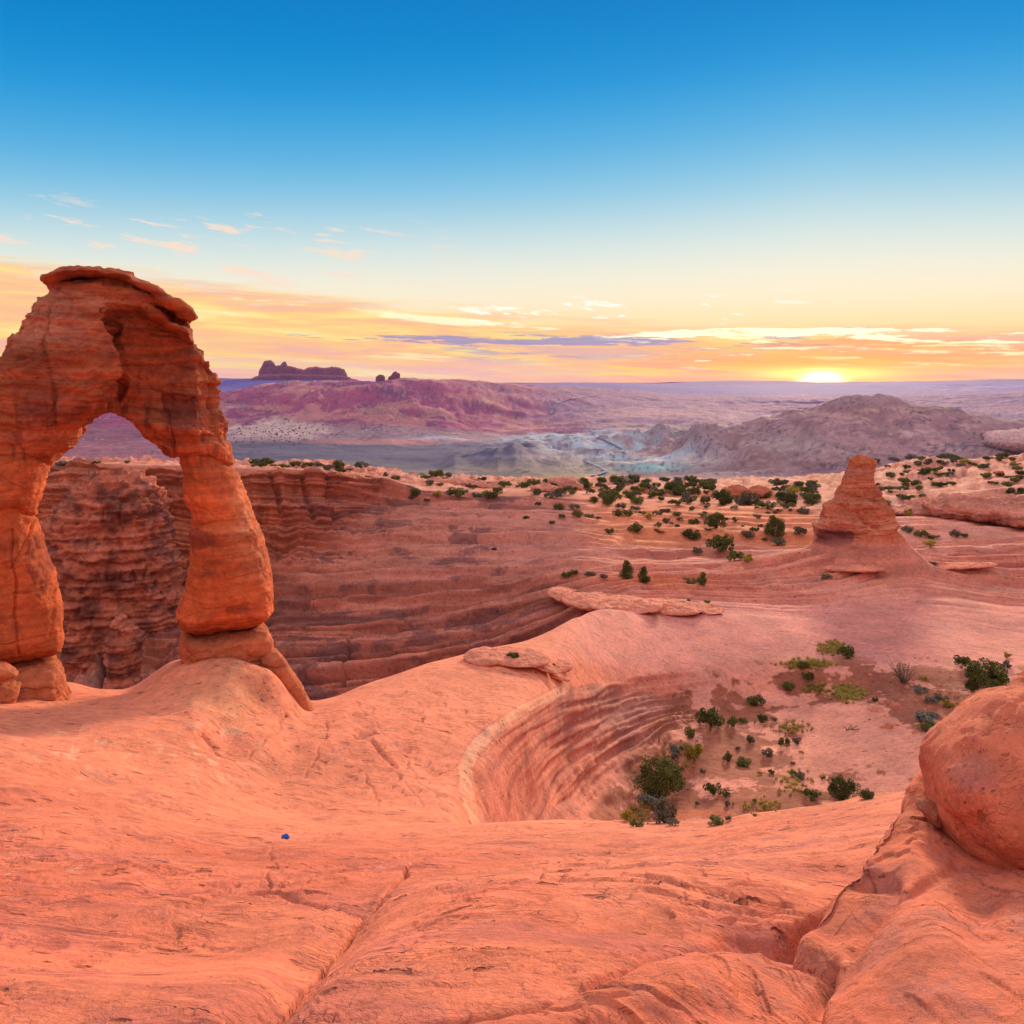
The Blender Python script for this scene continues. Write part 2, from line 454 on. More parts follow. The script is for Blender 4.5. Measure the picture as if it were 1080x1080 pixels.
def leaf_mat(name, col, col2, rand=0.25):
    m = bpy.data.materials.new(name); m.use_nodes = True
    T = NT(m.node_tree); bsdf = T.n['Principled BSDF']
    tc = T.node('ShaderNodeTexCoord'); oi = T.node('ShaderNodeObjectInfo')
    n = T.noise(tc.outputs['Object'], 5.0, 4, 0.6)
    c = T.mix(T.smooth(n, 0.38, 0.62), col, col2)
    v = T.lin(oi.outputs['Random'], 0, 1, 1 - rand, 1 + rand)
    c = T.mix(1.0, c, T.comb(v, v, T.mul(v, 0.95)), 'MULTIPLY')
    T.put(bsdf.inputs['Base Color'], c)
    bsdf.inputs['Roughness'].default_value = 0.75
    bsdf.inputs['Specular IOR Level'].default_value = 0.15
    return m

M_ground = rock_mat('slickrock', strata=0.12, sfreq=1.2, bump=0.085, bscale=1.0, flakes=0.45, spots=0.5, dashes=0.75)
M_arch = rock_mat('arch_sandstone', strata=0.30, sfreq=2.4, bump=0.17, bscale=1.0, fine=1.1, scars=0.35)
M_boulder = rock_mat('boulder_sandstone', strata=0.10, sfreq=2.0, bump=0.05, bscale=2.2, flakes=0.3, fine=0.9, dashes=0.5, spots=0.35)
M_butte = rock_mat('butte_sandstone', strata=0.24, sfreq=1.4, bump=0.3, bscale=0.7, scars=0.3)
M_loose = rock_mat('loose_sandstone', strata=0.15, sfreq=3, bump=0.05, bscale=2.0, base=(0.56, 0.185, 0.105))
M_valley = rock_mat('valley_ground', strata=0.10, sfreq=2.0, bump=3.5, bscale=0.02, fine=1.2)
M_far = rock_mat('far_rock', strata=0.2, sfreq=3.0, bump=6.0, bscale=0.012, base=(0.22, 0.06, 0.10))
M_juniper = leaf_mat('juniper_foliage', (0.062, 0.070, 0.014), (0.135, 0.140, 0.030))
M_sage = leaf_mat('sage_foliage', (0.10, 0.09, 0.062), (0.19, 0.17, 0.11))
M_blue = leaf_mat('blue_sage_foliage', (0.13, 0.14, 0.11), (0.24, 0.25, 0.20))
M_green = leaf_mat('shrub_foliage', (0.085, 0.095, 0.018), (0.17, 0.17, 0.035))
M_yellow = leaf_mat('yellow_foliage', (0.26, 0.20, 0.025), (0.46, 0.33, 0.03))
M_grass = leaf_mat('dry_grass', (0.30, 0.24, 0.055), (0.52, 0.38, 0.10))
M_bark = simple_mat('grey_bark', (0.16, 0.10, 0.075), 0.35, 6.0)

# ------------------------------------------------------------------ near terrain: slickrock, bowl, canyon, plateau
ROWS = [
 [(0, 1.4, 1900)],
 [(-260, 3.4, 1095), (0, 3.5, 1095), (540, 3.6, 1095), (800, 3.8, 1110), (1340, 3.6, 1140)],
 [(-260, 6.4, 990), (0, 6.0, 1000), (270, 6.2, 1006), (540, 6.0, 1003), (800, 6.2, 1010), (1340, 6, 1030)],
 [(-260, 9, 925), (0, 9.3, 930), (300, 9.2, 940), (540, 8.8, 940), (800, 9, 930), (950, 9, 925), (1340, 9, 925)],
 [(-260, 13, 862), (0, 14, 860), (200, 14, 888), (300, 13.5, 900), (540, 13, 903), (700, 13.5, 893), (850, 14, 872), (950, 13, 862), (1340, 13, 850)],
 [(-260, 20, 790), (0, 20, 800), (130, 20, 832), (250, 20, 864), (350, 20, 877), (480, 20, 874), (600, 20, 869), (730, 20, 866), (800, 20, 857), (860, 19, 847), (945, 18, 833), (1100, 17, 812), (1340, 16, 790)],
 [(-260, 26, 752), (0, 26, 768), (130, 25.5, 785), (200, 25, 802), (250, 24.5, 834), (300, 24, 854), (350, 23, 869), (420, 22.5, 872), (480, 22, 876), (540, 23, 915), (600, 25, 950), (700, 27, 960), (850, 28, 950), (1000, 28, 940), (1340, 28, 900)],
 [(-260, 29, 738), (0, 29, 750), (130, 28, 762), (200, 27.5, 778), (250, 26.5, 808), (300, 26.5, 826), (350, 26, 842), (420, 25.5, 852), (470, 25.5, 857), (500, 27, 880), (540, 30, 940), (600, 38, 905), (700, 44, 905), (800, 44, 905), (940, 42, 900), (1340, 40, 880)],
 [(-260, 31, 730), (0, 31, 742), (130, 31, 750), (200, 30.5, 747), (250, 29.5, 780), (300, 29, 799), (350, 29, 815), (420, 28, 831), (470, 28, 838), (505, 29.5, 852), (540, 34, 858), (600, 43, 850), (700, 50, 852), (800, 50, 848), (940, 49, 850), (1340, 47, 820)],
 [(-260, 33, 722), (0, 33, 738), (130, 33.5, 738), (190, 33, 722), (230, 32.5, 724), (280, 32.5, 752), (320, 32, 775), (350, 31.5, 785), (420, 31, 800), (470, 31, 808), (500, 32, 806), (540, 36.5, 800), (600, 47, 785), (660, 54, 800), (700, 57, 795), (800, 60, 788), (940, 58, 780), (1340, 56, 760)],
 [(-260, 35, 716), (0, 35, 733), (70, 35.5, 728), (130, 36, 731), (190, 34.5, 705), (230, 34.2, 697), (280, 34.6, 706), (330, 35, 754), (370, 35.5, 748), (420, 36, 752), (470, 36, 760), (510, 36, 768), (540, 39, 752), (600, 50, 727), (650, 58, 745), (700, 63, 755), (760, 67, 748), (800, 69, 742), (880, 68, 735), (960, 66, 730), (1340, 64, 715)],
 [(-260, 36.5, 712), (0, 36.5, 730), (70, 37, 722), (107, 37.5, 728), (126, 37.5, 728.5), (190, 36, 701), (240, 36, 694), (290, 36.5, 714), (330, 37.5, 743), (400, 41, 728), (455, 44, 716), (500, 45, 715), (545, 47, 712), (600, 55, 692), (650, 63, 700), (700, 68, 705), (760, 72, 700), (820, 74, 695), (900, 72, 698), (1000, 70, 705), (1080, 70, 705), (1340, 68, 700)],
 [(-260, 38, 708), (0, 38, 727), (70, 38.5, 719), (107, 39, 727), (126, 39, 727.5), (193, 38, 695), (280, 38, 704), (330, 39.5, 739), (400, 46, 719), (455, 50, 699), (490, 53, 693), (528, 56, 687), (581, 62, 665), (607, 68, 651), (640, 74, 645), (700, 80, 648), (760, 82, 650), (850, 84, 655), (980, 82, 666), (1080, 80, 680), (1340, 78, 690)],
 [(-260, 42, 900), (0, 42, 900), (107, 43, 900), (330, 43, 900), (455, 56, 900), (528, 62, 850), (581, 67, 770), (607, 72, 690), (640, 77, 643), (700, 82, 643), (760, 84, 646), (850, 86, 650), (980, 86, 655), (1080, 84, 668), (1340, 82, 670)],
 [(-260, 60, 960), (0, 62, 950), (200, 62, 920), (330, 64, 880), (455, 70, 820), (528, 72, 780), (581, 73, 715), (610, 76, 668), (640, 79, 640), (700, 84, 638), (850, 88, 645), (980, 90, 645), (1080, 88, 655), (1340, 86, 650)],
 [(-260, 85, 800), (0, 90, 785), (200, 88, 775), (330, 86, 762), (455, 84, 735), (528, 82, 705), (581, 80, 675), (610, 80, 652), (640, 83, 632), (700, 88, 630), (850, 92, 636), (980, 96, 632), (1080, 96, 640), (1340, 92, 630)],
 [(-260, 105, 700), (0, 108, 690), (200, 106, 690), (330, 98, 690), (455, 92, 680), (528, 88, 665), (581, 86, 650), (610, 86, 635), (640, 88, 622), (700, 92, 620), (850, 98, 622), (980, 104, 618), (1080, 104, 620), (1340, 100, 610)],
 [(-260, 112, 640), (0, 115, 640), (200, 114, 640), (330, 108, 640), (455, 103, 635), (528, 98, 628), (600, 96, 612), (640, 96, 605), (700, 100, 603), (850, 105, 605), (980, 110, 602), (1080, 112, 600), (1340, 110, 590)],
 [(-260, 118, 580), (0, 120, 585), (200, 120, 585), (330, 120, 585), (455, 118, 580), (528, 114, 580), (600, 112, 580), (700, 114, 585), (850, 116, 590), (980, 118, 585), (1080, 120, 580), (1340, 118, 570)],
 [(-260, 123, 530), (0, 124, 530), (150, 124, 530), (240, 124, 535), (330, 125, 540), (400, 132, 545), (528, 132, 548), (600, 132, 550), (700, 135, 555), (850, 135, 560), (980, 138, 558), (1080, 140, 555), (1340, 135, 540)],
 [(-260, 125, 492), (0, 126, 492), (60, 127, 490), (240, 126, 494), (340, 128, 497), (400, 140, 502), (450, 150, 520), (528, 155, 522), (600, 155, 525), (700, 160, 530), (850, 165, 535), (980, 165, 535), (1080, 168, 525), (1340, 165, 510)],
 [(-260, 140, 489), (0, 142, 488), (240, 142, 490), (340, 150, 495), (450, 172, 510), (528, 185, 512), (600, 190, 512), (700, 200, 515), (850, 205, 518), (980, 205, 510), (1080, 205, 500), (1340, 205, 490)],
 [(-260, 165, 487), (0, 165, 486), (120, 165, 485), (240, 165, 488), (300, 170, 487), (350, 175, 490), (400, 180, 494), (450, 200, 502), (500, 220, 503), (560, 230, 505), (600, 240, 505), (700, 260, 505), (800, 270, 506), (850, 270, 503), (940, 270, 493), (1000, 270, 488), (1080, 270, 480), (1340, 260, 470)],
 [(0, 330, 700)],
 [(0, 480, 860)],
]
COUNTS = [6, 110, 90, 60, 60, 12, 24, 36, 40, 46, 34, 30, 14, 8, 14, 60, 66, 70, 78, 54, 14, 18, 5, 3]
cols = np.concatenate([np.arange(-1500, -260, 25.0), np.arange(-260, -24, 8.0), np.arange(-24, 1106, 1.3), np.arange(1106, 1345, 8.0), np.arange(1350, 2800, 25.0)])
G = Sheet(ROWS, COUNTS, cols)

def gauss(px, py, cx, cy, sx, sy): return np.exp(-((px - cx) / sx) ** 2 - ((py - cy) / sy) ** 2)
def seg_dist(px, py, pts):
    best = np.full(px.shape, 1e9, dtype=np.float32)
    for (x0, y0), (x1, y1) in zip(pts[:-1], pts[1:]):
        dx, dy = x1 - x0, y1 - y0; L = dx * dx + dy * dy + 1e-9
        t = np.clip(((px - x0) * dx + (py - y0) * dy) / L, 0, 1)
        best = np.minimum(best, np.hypot(px - x0 - t * dx, py - y0 - t * dy))
    return best

LIP = [(506, 868), (497, 850), (491, 832), (491, 810), (500, 790), (520, 770), (548, 750), (578, 735), (597, 726), (640, 716), (700, 712), (780, 705), (860, 690)]
LIPY = [690, 705, 712, 718, 726, 735, 750, 770, 790, 810, 832, 850, 868]; LIPX = [860, 780, 700, 640, 597, 578, 548, 520, 500, 491, 491, 497, 506]
BASE = [(568, 900), (570, 872), (582, 845), (612, 812), (652, 782), (700, 762), (780, 745), (860, 730)]
def lip_dist(px, py):
    a = seg_dist(px, py, LIP); b = seg_dist(px, py, BASE)
    return 75.0 * a / (a + b + 1e-3) + 4.0 * perlin(np.stack([px * .02, py * .02, px * 0], -1))
SCAR = np.zeros(G.P.shape[:2], dtype=np.float32)
def shape_ground():
    px, py = G.screen(); T = G.T; P = G.P
    D = P[..., 1]
    inside = sm(px - np.interp(py, LIPY, LIPX), 1, 8)
    wob = 26.0 / np.maximum(D, 4)
    px0, py0 = px, py
    px = px + 7 * perlin(P * 1.1 + 5) * np.clip(wob, .5, 1.2) ; py = py + 4 * perlin(P * 1.1 + 25) * np.clip(wob, .5, 2)
    near = T < 12.2
    # broad swells
    d = np.zeros_like(D)
    w_near = sm(T, 0.8, 2.5) * (1 - sm(T, 9.5, 12.0))
    d += w_near * (0.16 * fbm(P, 0.16, 3) + 0.055 * fbm(P, 0.7, 3, seed=5))
    # scalloped hollows on the saddle below the arch
    sad = gauss(px, py, 150, 790, 190, 60) * near
    d += sad * (-0.28) * np.maximum(0, perlin(aniso(P, 0.45, 0.3, 0.5) + 9.1)) ** 1.0 * 1.6
    # peeled crusts in the foreground
    q = fbm(aniso(P, 0.50, 1.3, 0.8) , 0.55, 4, 0.55, seed=2.2)
    gate = sm(perlin(P * 0.45 + 31), -0.05, 0.35) * sm(T, 0.9, 1.2) * (1 - sm(T, 4.6, 5.4))
    d += gate * 0.045 * terraces(q, 3.2, 0.10)
    q2 = fbm(aniso(P, 0.9, 2.0, 1.4), 0.9, 3, 0.55, seed=8.2)
    g2 = sm(perlin(P * 0.8 + 51), 0.0, 0.4) * (1 - sm(T, 3.6, 4.6))
    d += g2 * 0.022 * terraces(q2, 4.0, 0.08)
    # long joints in the foreground slab
    def joint(pts, width, depth):
        return -depth * np.exp(-(seg_dist(px, py, pts) / width) ** 2) * (T < 5.6)
    d += joint([(262, 1082), (300, 1040), (345, 1000), (385, 958)], 22, 0.13) + joint([(262, 1082), (300, 1040), (345, 1000), (385, 958)], 2.0, 0.12)
    d += joint([(385, 958), (410, 938), (425, 928), (444, 913)], 1.6, 0.09)
    d += joint([(0, 925), (90, 932), (180, 935), (260, 940), (330, 952), (385, 956)], 1.3, 0.06)
    d += joint([(284, 896), (288, 915), (280, 938)], 1.0, 0.035)
    d += joint([(300, 765), (290, 800), (262, 815), (250, 830)], 4, 0.10)
    # right-hand dome swelling beyond the diagonal joint
    d += 0.22 * gauss(px, py, 560, 975, 190, 45) * (T < 5.2)
    d += 0.16 * gauss(px, py, 745, 950, 110, 32) * (T < 5.2)
    cr_ = np.interp(px, [360, 540, 605, 660, 705, 765, 820, 900], [1097, 1074, 1057, 1035, 1020, 1005, 1001, 960])
    d -= 0.30 * sm(py, cr_ - 6, cr_ + 14) * sm(px, 380, 460) * (T < 3)
    # joints on the saddle and on the dome
    jt = lambda pts, w, dep: -dep * np.exp(-(seg_dist(px, py, pts) / w) ** 2) * (T > 5.0) * near
    d += jt([(216, 768), (232, 778), (246, 796)], 1.4, 0.16)
    d += jt([(262, 790), (275, 782), (292, 770), (304, 752)], 1.2, 0.09)
    d += jt([(345, 762), (342, 778), (330, 800), (322, 815)], 1.1, 0.06)
    d += jt([(385, 812), (392, 835), (400, 850)], 1.0, 0.05)
    d += jt([(393, 780), (402, 790), (416, 806)], 1.4, 0.12)
    d += jt([(430, 825), (445, 850)], 1.0, 0.04)
    d += jt([(375, 738), (405, 770), (420, 790), (470, 858)], 1.0, 0.03)
    d -= 0.25 * gauss(px, py, 300, 800, 22, 30) * (T > 5) * near
    px, py = px0, py0
    # scars where crusts have peeled off: crescents with one sharp edge
    rr = np.random.RandomState(3); C = len(G.cols)
    for k in range(620):
        zone = rr.rand()
        if zone < 0.80: cx_, cy_ = rr.uniform(-60, 1000), 872 + 210 * rr.rand() ** 0.9
        elif zone < 2: cx_, cy_ = rr.uniform(330, 520), rr.uniform(705, 860)
        else: cx_, cy_ = rr.uniform(0, 330), rr.uniform(745, 870)
        if cx_ > 720 and cy_ < 880: continue
        kc = int(np.searchsorted(G.cols, cx_)); kc = min(max(kc, 1), C - 2)
        kr = int(np.argmax(np.minimum.accumulate(py[:, kc]) <= cy_))
        c0 = P[kr, kc]; s_ = (c0[1] / F) * rr.uniform(5.0, 15.0) * (1.0 if zone < .8 else 0.6) * (1.7 if rr.rand() < .12 else 1)
        r0, r1 = max(0, kr - 60), min(len(G.t), kr + 60); a0, a1 = max(0, kc - 30), min(C, kc + 30)
        dx = P[r0:r1, a0:a1, 0] - c0[0]; dy = (P[r0:r1, a0:a1, 1] - c0[1])
        an = rr.normal(0.18, 0.35); u = (dx * math.cos(an) + dy * math.sin(an) * 0.5) / s_; v = (-dx * math.sin(an) + dy * math.cos(an) * 0.8) / (s_ * 1.5)
        u = u + 0.25 * perlin(P[r0:r1, a0:a1] * (2.0 / s_ * 0.5) + k); v = v - (0.5 if rr.rand() < .7 else -0.3) * u * u
        w_ = 0.45 * np.clip(1 - u * u, 0, 1)
        w_ = w_ * (np.abs(u) < 1)
        prof = sm(w_, 0.02, 0.2) * sm(v, -w_ - 0.02, -w_ + 0.06) * (1 - sm(v, -w_ * 0.2, w_ * 1.8 + 0.3)) * (w_ > 0)
        dep = s_ * rr.uniform(0.12, 0.30)
        d[r0:r1, a0:a1] -= dep * prof
        SCAR[r0:r1, a0:a1] = np.maximum(SCAR[r0:r1, a0:a1], np.exp(-((v + w_ - 0.05) / (0.10 + 0.5 * w_ * 0.4)) ** 2) * (w_ > 0.05) * rr.uniform(.3, 1) ** 1.5)
    # ledges above the bowl lip
    d += 0.55 * (T > 10.2) * (T < 12.0) * sm(py, 716, 700) * gauss(px, py, 545, 698, 50, 16)
    # bowl wall: strata that follow the contour
    bw = sm(T, 7.6, 8.4) * (1 - sm(T, 10.6, 11.4)) * sm(px, 500, 545)
    sd = lip_dist(px, py)
    sc1 = np.stack([sd * 0.055, P[..., 0] * 0.05, P[..., 1] * 0.05], -1); sc2 = np.stack([sd * 0.16, P[..., 0] * 0.12, P[..., 1] * 0.12], -1)
    n1 = perlin(sc1 + 4.2); n2 = perlin(sc2 + 1.7); n3_ = perlin(sc2 * 2.3 + 7.7)
    amp = 0.25 + 0.9 * sm(px * 0.8 + py * 0.55, 880, 985)
    d += bw * inside * (1 - sm(px, 700, 770)) * amp * (0.26 * np.tanh(3 * n1) + 0.15 * np.tanh(4 * n2) + 0.07 * np.tanh(3 * n3_) + 0.08 * fbm(P, 0.9, 4, 0.6))
    # the slab and the plateau
    pl = sm(T, 10.8, 11.6) * sm(px, 560, 620)
    d += pl * (0.10 * fbm(P, 0.12, 3) + 0.05 * lay(P, 3.0, 0.1, 2.0))
    # canyon wall: ledges, cracks, buttresses
    can = sm(T, 14.3, 15.2) * (1 - sm(T, 19.95, 20.2)) * (1 - sm(px, 560, 680))
    cliff = sm(T, 17.3, 18.2) * (1 - sm(px, 300, 420))
    left = 1 - sm(px, 230, 300)
    Pt = P.copy(); Pt[..., 2] = 7.0 * T
    l1 = lay(Pt, 0.50, 0.012, 1.0, 0.5); l2 = lay(Pt, 1.4, 0.02, 4.0, 0.4); l3 = lay(Pt, 3.6, 0.05, 9.0, 0.3)
    d += can * (0.75 * np.tanh(4 * l1) + 0.55 * np.tanh(4 * l2) + 0.22 * np.tanh(3 * l3) + 0.22 * fbm(P, 0.2, 5, 0.6))
    lw = np.maximum(left, cliff) * can
    d += lw * (0.9 * blocky(P, 0.085, 3.0, 2.0, 0.8) + 0.35 * blocky(P, 0.28, 3.0, 6.0, 1.0) - 0.3)
    ridg = 1 - np.abs(perlin(aniso(P, 0.085, 0.085, 0.012) + 4.4)) * 2.2
    ridg2 = 1 - np.abs(perlin(aniso(P, 0.25, 0.25, 0.05) + 8.4)) * 2.6
    d += lw * (-2.4 * np.maximum(0, ridg - 0.6) - 1.4 * np.maximum(0, ridg2 - 0.7) + 1.2 * fbm(aniso(P, 1, 1, 0.5), 0.09, 4))
    # the vertical joints low in the canyon wall
    def vj(pts, w, dep): return -dep * np.exp(-(seg_dist(px, py, pts) / w) ** 2) * (T > 14.5) * (T < 20.3)
    d += vj([(372, 668), (370, 695), (360, 730)], 1.6, 0.9)
    d += vj([(108, 655), (109, 690), (108, 730)], 3.5, 2.5)
    d += vj([(343, 497), (347, 520), (352, 548), (358, 558)], 3.0, 1.2) + vj([(318, 500), (324, 530), (330, 548)], 2.5, 1.2)
    d += vj([(284, 500), (292, 520), (297, 545)], 2.4, 1.0)
    # right plateau: long low ledges
    rp = sm(T, 12.4, 14.5) * sm(px, 600, 680) * (1 - sm(T, 21.9, 22))
    e1 = lay(Pt, 0.55, 0.010, 3.0, 0.7)
    rp = rp * (0.18 + 0.82 * sm(T, 14.6, 16.2))
    d += rp * (0.50 * np.tanh(5 * e1) + 0.20 * np.tanh(5 * lay(Pt, 1.5, 0.014, 13.0, 0.5)) + 0.12 * fbm(P, 0.2, 4, 0.55) + 0.14 * np.tanh(4 * lay(P, 2.6, 0.03, 6.0, 0.8)))
    rim = sm(T, 20.2, 21.4) * (1 - sm(T, 22.0, 22.6))
    d += rim * (0.6 * fbm(P, 0.10, 5, 0.65) + 0.45 * np.maximum(0, blocky(P, 0.16, 3.0, 4.0)) + 0.25 * blocky(P, 0.5, 3.0, 9.0))
    # rocky rise at the right edge
    G.P[..., 2] += rim * sm(px, 880, 960) * 1.6 * np.maximum(0, fbm(P, 0.045, 3, 0.5, seed=3) + 0.2)
    # apron of rock round the lone butte
    r_ = np.hypot(P[..., 0] - (905 - CX) / F * 108, (P[..., 1] - 108) * 1.0)
    G.displace(d)
    G.P[..., 2] += 2.8 * np.exp(-(r_ / 10.0) ** 2)
    # canyon-wall ledge overhang push (sideways only)
    G.prep()

def color_ground():
    px, py = G.screen(); T = G.T; P = G.P
    def C(*c): return np.array(c, dtype=np.float32)
    base = np.empty(P.shape, dtype=np.float32)
    A = C(0.76, 0.232, 0.125)      # orange salmon
    B = C(0.70, 0.235, 0.150)      # pinker
    base[:] = A
    def blend(mask, c):
        m = np.clip(mask, 0, 1)[..., None]; base[:] = base * (1 - m) + c * m
    fg = 1 - sm(T, 3.6, 5.4)
    blend(fg * (0.35 + 0.5 * sm(fbm(P, 0.25, 4), -0.3, 0.4)), C(0.62, 0.142, 0.074))
    blend(fg * 0.5 * sm(fbm(aniso(P, 0.6, 1.6, 1.0), 0.8, 5, 0.65, 3.0), 0.05, 0.4), C(0.46, 0.120, 0.095))
    blend(SCAR * 0.75, C(0.20, 0.045, 0.028))
    # slab beyond the bowl: pinker and paler
    blend(sm(T, 10.3, 11.2) * sm(px, 560, 640), C(0.64, 0.215, 0.158))
    blend(sm(T, 10.0, 12.0) * sm(px, 560, 640) * 0.4 * sm(fbm(P, 0.5, 5, 0.65, 7.0), 0.0, 0.4), C(0.50, 0.20, 0.165))
    # bowl wall
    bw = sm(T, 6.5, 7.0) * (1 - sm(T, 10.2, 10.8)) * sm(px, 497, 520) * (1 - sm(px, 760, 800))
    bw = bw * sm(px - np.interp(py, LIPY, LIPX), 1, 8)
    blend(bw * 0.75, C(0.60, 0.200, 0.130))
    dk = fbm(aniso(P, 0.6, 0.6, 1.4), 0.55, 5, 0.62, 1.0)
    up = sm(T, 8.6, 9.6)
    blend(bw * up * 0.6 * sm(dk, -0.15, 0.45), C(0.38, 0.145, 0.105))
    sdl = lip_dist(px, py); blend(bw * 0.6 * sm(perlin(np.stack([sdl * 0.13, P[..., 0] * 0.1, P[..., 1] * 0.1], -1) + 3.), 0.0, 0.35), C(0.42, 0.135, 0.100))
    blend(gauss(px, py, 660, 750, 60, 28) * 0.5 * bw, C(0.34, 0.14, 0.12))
    # pale band on the lip
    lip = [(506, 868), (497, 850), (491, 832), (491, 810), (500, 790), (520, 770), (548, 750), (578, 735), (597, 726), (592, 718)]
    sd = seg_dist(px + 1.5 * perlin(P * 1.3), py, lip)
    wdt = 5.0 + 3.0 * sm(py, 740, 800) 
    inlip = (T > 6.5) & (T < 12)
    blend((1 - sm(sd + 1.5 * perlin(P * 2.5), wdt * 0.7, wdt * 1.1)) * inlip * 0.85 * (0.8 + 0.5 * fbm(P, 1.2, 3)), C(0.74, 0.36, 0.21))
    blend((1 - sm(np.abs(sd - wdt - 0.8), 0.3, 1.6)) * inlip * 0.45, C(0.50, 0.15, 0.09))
    # bowl floor soil and pale slabs
    fl = sm(T, 6.9, 7.1) * (1 - sm(T, 10.9, 11.3)) * sm(px + (py - 780) * 0.75 + 8 * perlin(P * 0.5), 668, 690)
    soil = sm(fbm(P, 0.30, 5, 0.6, 4.0) + 0.9 * gauss(px, py, 760, 820, 80, 50) - 1.3 * gauss(px, py, 905, 780, 70, 36) - 1.8 * gauss(px, py, 765, 827, 46, 10) - 0.6 * gauss(px, py, 800, 700, 60, 20) + 0.6 * gauss(px, py, 960, 750, 60, 28) + 0.45 * gauss(px, py, 880, 720, 40, 14), -0.12, -0.03)
    blend(fl * soil, C(0.34, 0.102, 0.056))
    blend(fl * (1 - soil) * 0.7, C(0.68, 0.265, 0.18))
    blend(fl * soil * 0.5 * sm(gauss(px, py, 740, 862, 50, 10) + 0.3 * fbm(P, 0.5, 3), 0.4, 0.7), C(0.62, 0.16, 0.07))
    # white scuffs below the arch
    sc_ = sm(fbm(P, 1.1, 5, 0.7, 6.0), 0.35, 0.6) * (gauss(px, py, 225, 800, 45, 30) + gauss(px, py, 90, 790, 70, 22) + 0.8 * gauss(px, py, 250, 735, 40, 45)) * (T > 5) * (T < 12.2)
    blend(sc_ * 0.7, C(0.82, 0.46, 0.28))
    blend(gauss(px, py, 285, 815, 60, 35) * 0.35 * (T > 5) * (T < 10) * sm(fbm(P, 0.8, 4), -0.3, 0.3), C(0.50, 0.17, 0.10))
    blend(gauss(px, py, 235, 735, 48, 40) * 0.7 * (T > 8) * (T < 12.4), C(0.66, 0.27, 0.13))
    # canyon
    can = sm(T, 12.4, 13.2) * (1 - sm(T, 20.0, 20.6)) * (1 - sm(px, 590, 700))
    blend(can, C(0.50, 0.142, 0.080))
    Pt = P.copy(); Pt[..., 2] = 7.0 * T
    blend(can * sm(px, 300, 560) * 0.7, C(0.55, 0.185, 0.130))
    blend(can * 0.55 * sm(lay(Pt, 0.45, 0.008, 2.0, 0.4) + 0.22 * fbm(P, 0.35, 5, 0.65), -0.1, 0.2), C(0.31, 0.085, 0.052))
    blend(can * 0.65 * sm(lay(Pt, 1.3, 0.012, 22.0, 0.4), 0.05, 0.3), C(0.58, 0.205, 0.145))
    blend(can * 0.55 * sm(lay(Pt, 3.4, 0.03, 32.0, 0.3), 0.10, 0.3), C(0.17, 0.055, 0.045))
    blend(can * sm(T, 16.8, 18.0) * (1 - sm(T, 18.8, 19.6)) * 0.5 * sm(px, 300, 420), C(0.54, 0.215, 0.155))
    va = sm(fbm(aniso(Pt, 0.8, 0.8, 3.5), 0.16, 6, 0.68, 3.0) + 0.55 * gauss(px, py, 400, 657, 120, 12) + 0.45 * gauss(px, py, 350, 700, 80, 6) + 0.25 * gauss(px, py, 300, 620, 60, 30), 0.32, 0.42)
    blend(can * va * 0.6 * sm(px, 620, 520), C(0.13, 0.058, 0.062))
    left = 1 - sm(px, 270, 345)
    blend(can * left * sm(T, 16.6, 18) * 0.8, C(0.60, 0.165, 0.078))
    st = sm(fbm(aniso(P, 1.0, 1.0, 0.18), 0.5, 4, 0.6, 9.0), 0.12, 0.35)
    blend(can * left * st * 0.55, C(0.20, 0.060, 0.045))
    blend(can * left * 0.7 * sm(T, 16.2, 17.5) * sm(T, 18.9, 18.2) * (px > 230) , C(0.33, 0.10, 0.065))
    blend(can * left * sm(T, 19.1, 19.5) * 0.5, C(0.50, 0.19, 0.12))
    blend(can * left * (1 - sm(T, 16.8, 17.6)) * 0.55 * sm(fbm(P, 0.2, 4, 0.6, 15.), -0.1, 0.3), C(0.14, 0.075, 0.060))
    # plateau
    rp = sm(T, 14.2, 15.6) * sm(px, 590, 660) + sm(T, 20.0, 20.6) * (1 - sm(px, 590, 700))
    rp = np.clip(rp, 0, 1)
    blend(rp, C(0.66, 0.218, 0.135))
    blend(rp * 0.6 * sm(lay(Pt, 0.9, 0.010, 6.0, 0.7), 0.0, 0.3), C(0.50, 0.150, 0.100)); blend(rp * 0.6 * sm(lay(Pt, 2.6, 0.014, 16.0, 0.5), 0.12, 0.3), C(0.42, 0.120, 0.085))
    blend(rp * 0.5 * sm(fbm(aniso(P, 0.4, 1, 1), 0.14, 5, 0.62, 2.5), 0.1, 0.4), C(0.72, 0.31, 0.22))
    slope = gauss(px, py, 720, 553, 130, 26) + gauss(px, py, 640, 520, 120, 14) + 0.8 * gauss(px, py, 830, 560, 40, 22)
    sl = sm(slope + 0.35 * fbm(P, 0.06, 5, 0.6, 5.), 0.42, 0.62) * (T > 17.6) * rp
    blend(sl * 0.92, C(0.64, 0.190, 0.085))
    so2 = sm(T, 19.8, 20.3) * sm(fbm(P, 0.045, 5, 0.6, 8.), -0.15, 0.15)
    blend(so2 * 0.7, C(0.54, 0.175, 0.095))
    so3 = gauss(px, py, 690, 612, 60, 5) * (T > 15)
    blend(so3 * 0.9, C(0.62, 0.17, 0.075))
    rm = sm(T, 20.0, 20.4)
    blend(rm * 0.6 * sm(fbm(P, 0.12, 5, 0.65, 21.), -0.05, 0.25), C(0.42, 0.120, 0.075))
    blend(rm * 0.5 * sm(fbm(P, 0.3, 5, 0.65, 27.), 0.15, 0.35), C(0.70, 0.34, 0.25))
    blend(sm(T, 22.3, 22.6), C(0.40, 0.2, 0.16))
    return base.reshape(-1, 3)

